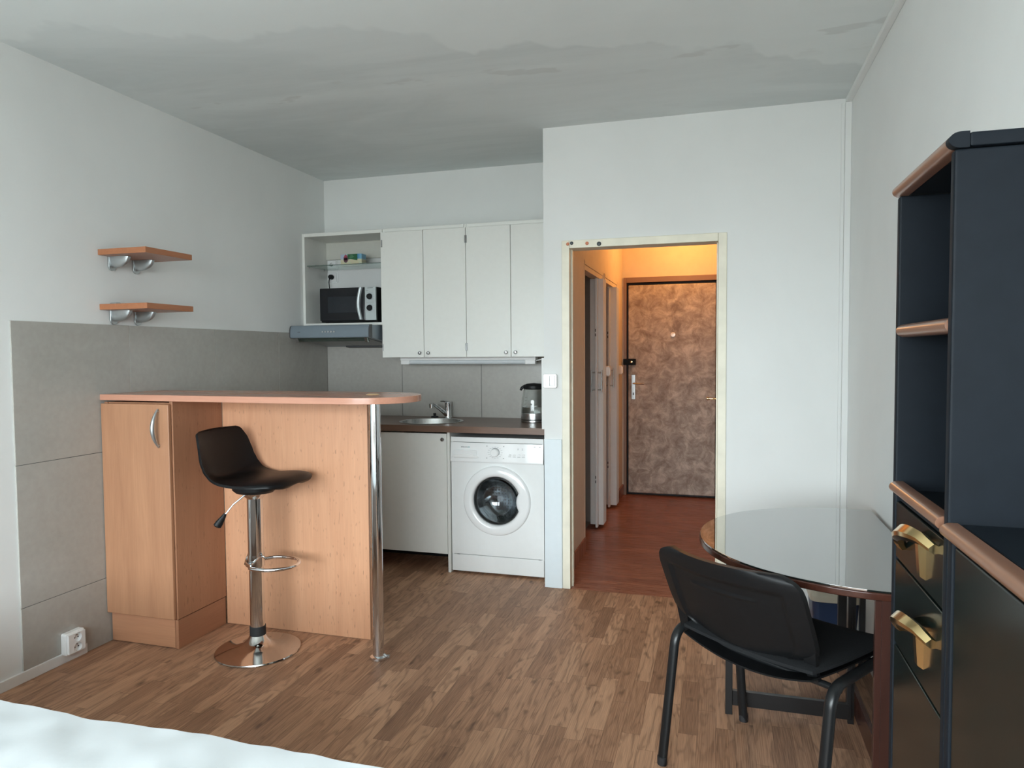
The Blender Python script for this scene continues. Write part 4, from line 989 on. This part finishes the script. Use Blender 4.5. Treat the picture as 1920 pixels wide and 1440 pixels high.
# seat pad: dished, front edge rolled down
def seat(u, v, dz):
    x = 0.5*CW+(u-0.5)*(CW-0.045)*(1-0.10*(1-v)**3); y = 0.055+0.425*v
    e = abs(2*u-1); ed = max(e**8, abs(2*v-1)**8)
    z = 0.462-0.020*math.sin(PI*v)**1.0*(1-e*e)*0.8+0.012*e*e - 0.010*max(0, (v-0.8)/0.2)**2
    return Vector((x, y, z+dz*(1-0.75*ed)))
bm = bm_new(); surf(bm, 25, 25, lambda u, v: seat(u, v, 0.022), lambda u, v: seat(u, v, -0.016)); obj('seat', bm, 'black_fabric', t, True, sharp=60)
def shellp(u, v, dz):
    x = 0.5*CW+(u-0.5)*(CW-0.055)*(1-0.10*(1-v)**3); y = 0.050+0.43*v; e = abs(2*u-1)
    z = 0.445-0.030*math.sin(PI*v)**0.8*(1-e*e)+0.010*e*e-0.012*max(0, (v-0.8)/0.2)**2-0.028*(1-v)**6*(1-e**2)
    return Vector((x, y, z+dz))
bm = bm_new(); surf(bm, 21, 21, lambda u, v: shellp(u, v, 0.0), lambda u, v: shellp(u, v, -0.005)); obj('seat_shell', bm, 'black', t, True, sharp=60)
# backrest
def back_hw(v):
    K = [(0, 0.165), (0.05, 0.185), (0.10, 0.218), (0.16, 0.243), (0.25, 0.251), (0.4, 0.254), (0.80, 0.254), (0.88, 0.249), (0.94, 0.236), (0.98, 0.212), (1.0, 0.190)]
    for (a, x), (b, y) in zip(K, K[1:]):
        if v <= b: return x+(y-x)*(v-a)/(b-a)
    return K[-1][1]
def backp(u, v, off):
    e = 2*u-1; w = back_hw(v); x = 0.247+e*w
    z = 0.462+0.292*v - 0.010*(1-e*e)*(1-v)
    y = 0.052-0.115*v + 0.048*e*e + 0.02*(1-v)**2
    return Vector((x, y+off, z))
def rim(u, v):
    e = abs(2*u-1); d = 0.0
    if e < 0.80 and 0.0 <= v < 0.83: d = 0.010*min(1, (0.80-e)/0.04)*min(1, (0.83-v)/0.04)
    if 0.66 < v < 0.70 and e < 0.45: d -= 0.003
    return d
bm = bm_new(); surf(bm, 61, 61, lambda u, v: backp(u, v, -0.014+rim(u, v)), lambda u, v: backp(u, v, 0.006)); bs = obj('back_shell', bm, 'black', t, True, sharp=60, label='moulded black plastic back shell')
bm = bm_new()
def padp(u, v, off):
    e = abs(2*u-1); ed = max(e**6, abs(2*v-1)**6)
    p = backp(0.5+(u-0.5)*0.955, 0.05+v*0.92, 0.006); p.y += off*(1-0.8*ed); return p
surf(bm, 31, 31, lambda u, v: padp(u, v, 0.0), lambda u, v: padp(u, v, 0.030)); obj('back_pad', bm, 'black_fabric', t, True, sharp=60)
for x0_ in (0.022, 0.474):
    bm = bm_new(); surf(bm, 5, 11, lambda u, v: Vector((x0_+(u-0.5)*(0.030+0.012*v), 0.100-0.030*v**0.7, 0.432+0.105*v)), lambda u, v: Vector((x0_+(u-0.5)*(0.030+0.012*v), 0.118-0.034*v**0.7, 0.434+0.105*v))); obj('back_bracket', bm, 'black', t, True)

# waste bin in the corner behind the table
t = thing('waste_bin', 'navy blue waste bin with a cream lid in the corner behind the table', 'bin', (3.335, 3.52, 0.0))
bm = bm_new(); BX, BY = 3.335, 3.52
rings = []
for s_, z in ((0.080, 0.0), (0.084, 0.004), (0.100, 0.235), (0.100, 0.24)):
    rings.append([bm.verts.new((BX+px*s_/0.1, BY+py*s_/0.1, z)) for px, py in rrect(-0.1, 0.1, -0.1, 0.1, 0.03, 5)])
rings_to_faces(bm, rings); bmesh.ops.recalc_face_normals(bm, faces=bm.faces[:]); obj('body', bm, 'bin_blue', t)
rings = []; bm = bm_new()
for s_, z in ((0.100, 0.234), (0.108, 0.238), (0.110, 0.258), (0.107, 0.268), (0.085, 0.305), (0.06, 0.325)):
    rings.append([bm.verts.new((BX+px*s_/0.1, BY+py*s_/0.1, z)) for px, py in rrect(-0.1, 0.1, -0.1, 0.1, 0.03, 5)])
rings_to_faces(bm, rings); bmesh.ops.recalc_face_normals(bm, faces=bm.faces[:]); obj('lid', bm, 'bin_cream', t)
bm = bm_new(); prism(bm, rrect(BX-0.045, BX+0.045, BY-0.055, BY+0.055, 0.02), 0.3255, 0.334, 'z', 0.003); obj('flap', bm, 'satin', t)

# ================================================================== DARK CABINETS ON THE RIGHT
XF = 3.120; YN, YF = 1.062, 1.372; XB = W-0.015
t = thing('tall_cabinet', 'tall black cabinet with open shelves and two brass handled drawers', 'cabinet', (3.29, 1.217, 0.0))
bm = bm_new(); box(bm, XF-0.006, XB, YN, YN+0.018, 0.0, 1.640, bev=0.004); box(bm, XF-0.006, XB, YF-0.018, YF, 0.0, 1.640, bev=0.004); box(bm, XB-0.008, XB, YN+0.018, YF-0.018, 0.0, 1.640, bev=0)
box(bm, XF, XB-0.008, YN+0.018, YF-0.018, 1.118, 1.134, bev=0); box(bm, XF+0.01, XB-0.008, YN+0.018, YF-0.018, 0.0, 0.05, bev=0)
obj('carcass', bm, 'navy_black', t)
obj('top_board', B(XF+0.010, XB, YN-0.004, YF+0.002, 1.641, 1.660, bev=0.004), 'navy_black', t)
def round_edge(bm, x, y0, y1, z0, z1, depth=0.016):
    h = (z1-z0)/2; zc = (z0+z1)/2
    prof = [(x+depth, z0), (x+depth, z1)] + [(x+0.008-0.014*math.sin(math.radians(a)), zc+h*math.cos(math.radians(a))) for a in range(0, 181, 15)]
    a = [bm.verts.new((p, y0, q)) for p, q in prof]; b = [bm.verts.new((p, y1, q)) for p, q in prof]; n = len(a)
    bm.faces.new(a); bm.faces.new(list(reversed(b)))
    for i in range(n): bm.faces.new((a[i], b[i], b[(i+1) % n], a[(i+1) % n]))
    bmesh.ops.recalc_face_normals(bm, faces=bm.faces[:]); return bm
obj('top_edge', round_edge(bm_new(), XF-0.008, YN+0.012, YF+0.002, 1.640, 1.661), 'cherry_trim', t, label='rounded cherry wood edge')
obj('edge_cap', round_edge(bm_new(), XF-0.008, YN-0.004, YN+0.0118, 1.640, 1.661, 0.018), 'navy_black', t)
obj('shelf', B(XF+0.012, XB-0.008, YN+0.018, YF-0.018, 1.401, 1.4195, bev=0.001), 'navy_black', t)
obj('shelf_edge', round_edge(bm_new(), XF-0.003, YN+0.0185, YF-0.0185, 1.399, 1.421), 'cherry_trim', t, label='rounded cherry wood edge')
obj('shelf_edge', round_edge(bm_new(), XF-0.010, YN+0.0185, YF-0.0185, 1.130, 1.150), 'cherry_trim', t, label='rounded cherry wood edge')
bm = bm_new(); lathe(bm, [(0, 0.0), (0.004, 0.001), (0.005, 0.006), (0, 0.007)], (XF+0.09, YN+0.018, 1.372), 'y', 12); obj('shelf_peg', bm, 'brass', t)
def t_handle(parent, y, z):
    """Bowed brass bar, hanging slightly askew, over a short stem plate."""
    bm = bm_new(); n = 16; rings = []
    for k in range(n+1):
        s = 2*k/n-1; yy = y+0.088*s; bow = 1-s*s
        xc = XF-0.010-0.020*bow**0.7; zc = z+0.014*bow-0.021*s; h = 0.008+0.006*bow; w = 0.007+0.003*bow
        if abs(s) > 0.8: zc -= 0.008*(abs(s)-0.8)/0.2
        rings.append([bm.verts.new(p) for p in ((xc+w, yy, zc+h*0.6), (xc, yy, zc+h), (xc-w, yy, zc+h*0.2), (xc-w*0.9, yy, zc-h*0.3), (xc, yy, zc-h*0.8), (xc+w, yy, zc-h*0.6))])
    rings_to_faces(bm, rings); bmesh.ops.recalc_face_normals(bm, faces=bm.faces[:])
    y0 = y-0.02
    a = [bm.verts.new(p) for p in ((XF-0.003, y0-0.009, z+0.010), (XF-0.016, y0-0.008, z+0.010), (XF-0.014, y0-0.008, z-0.020), (XF-0.012, y0-0.007, z-0.044), (XF-0.003, y0-0.007, z-0.050))]
    b = [bm.verts.new(v.co+Vector((0, 0.016, 0))) for v in a]
    bm.faces.new(a); bm.faces.new(list(reversed(b)))
    for i in range(5): bm.faces.new((a[i], b[i], b[(i+1) % 5], a[(i+1) % 5]))
    bmesh.ops.recalc_face_normals(bm, faces=bm.faces[:])
    return obj('handle', bm, 'brass', parent, sharp=30, label='bowed brass T handle')
d = obj('drawer', B(XF-0.004, XF+0.014, YN+0.020, YF-0.020, 1.018, 1.116, bev=0.003), 'black_green', t); t_handle(d, 1.193, 1.083)
d = obj('drawer', B(XF-0.004, XF+0.014, YN+0.020, YF-0.020, 0.868, 1.015, bev=0.003), 'black_green', t); t_handle(d, 1.197, 0.946)
obj('door', B(XF-0.004, XF+0.014, YN+0.020, YF-0.020, 0.055, 0.865, bev=0.003), 'black_green', t)

t = thing('low_cabinet', 'low black cabinet with cherry top edge in the right foreground', 'cabinet', (3.29, 0.66, 0.0))
LY0, LY1 = 0.26, YN-0.001
bm = bm_new(); box(bm, XF-0.006, XB, LY0, LY0+0.018, 0.0, 1.125, bev=0.004); box(bm, XF-0.006, XB, LY1-0.018, LY1, 0.0, 1.125, bev=0.004); box(bm, XB-0.008, XB, LY0+0.018, LY1-0.018, 0.0, 1.125, bev=0); box(bm, XF, XB-0.008, LY0+0.018, LY1-0.018, 0.0, 0.05, bev=0)
obj('carcass', bm, 'navy_black', t)
obj('top_board', B(XF+0.010, XB, LY0, LY1, 1.1255, 1.144, bev=0.003), 'navy_black', t)
obj('top_edge', round_edge(bm_new(), XF-0.010, LY0, LY1, 1.125, 1.1455), 'cherry_trim', t, label='rounded cherry wood edge')
obj('door', B(XF-0.003, XF+0.014, LY0+0.020, LY1-0.020, 0.055, 1.118, bev=0.003), 'black_green', t)

# ================================================================== BED
t = thing('bed', 'bed with a white creased sheet in the left foreground', 'bed', (1.1, 0.3, 0.0))
bx0, bx1, by0, by1, bz = 0.06, 2.19, -0.75, 1.318, 0.50
obj('base', B(bx0+0.03, bx1-0.05, by0+0.03, by1-0.05, 0.0, 0.24), 'bed_base', t)
from mathutils import noise as mnoise
def sheet(u, v):
    x = bx0+(bx1-bx0)*u; y = by0+(by1-by0)*v
    # distance to the border, rounded over
    dx = min(x-bx0, bx1-x); dy = min(y-by0, by1-y); d = min(dx, dy)
    z = bz
    p = Vector((x*1.6, y*7.5, 0.3)); f = mnoise.noise(p)
    q = Vector((x*5+y*3, y*2.5-x*1.2, 1.7)); g = mnoise.noise(q)
    z += 0.008*f+0.008*g+0.006*mnoise.noise(Vector((x*12+y*7, y*8-x*5, 4)))
    return Vector((x, y, z))
bm = bm_new(); NU, NV = 110, 110
grid = {}
def sheet_pt(i, j):
    # inner grid plus a hanging skirt
    u = min(max((i-6)/(NU-13), 0), 1); v = min(max((j-6)/(NV-13), 0), 1)
    p = sheet(u, v)
    ox = (i-6)/6 if i < 6 else ((i-(NU-7))/6 if i > NU-7 else 0.0); oy = (j-6)/6 if j < 6 else ((j-(NV-7))/6 if j > NV-7 else 0.0)
    k = max(abs(ox), abs(oy))
    if k > 0:
        a = min(k*2, 1)*PI/2; r = 0.035
        dirx, diry = (ox/k if k else 0), (oy/k if k else 0); L = math.hypot(dirx, diry) or 1
        w = 0.006*math.sin(p.x*37+p.y*29)
        p.x += dirx/L*(r*math.sin(a)+w*k)-dirx/L*r; p.y += diry/L*(r*math.sin(a)+w*k)-diry/L*r
        p.z -= r*(1-math.cos(a)) + max(0, k-0.5)*2*0.30
    return p
V = [[bm.verts.new(sheet_pt(i, j)) for i in range(NU)] for j in range(NV)]
for j in range(NV-1):
    for i in range(NU-1): bm.faces.new((V[j][i], V[j][i+1], V[j+1][i+1], V[j+1][i]))
bmesh.ops.recalc_face_normals(bm, faces=bm.faces[:])
o = obj('sheet', bm, 'sheet', t, sharp=80, label='white creased sheet')
bm = bm_new(); box(bm, bx0+0.05, bx1-0.06, by0+0.05, by1-0.06, 0.24, 0.470, bev=0.04, seg=3); obj('mattress', bm, 'sheet', t)
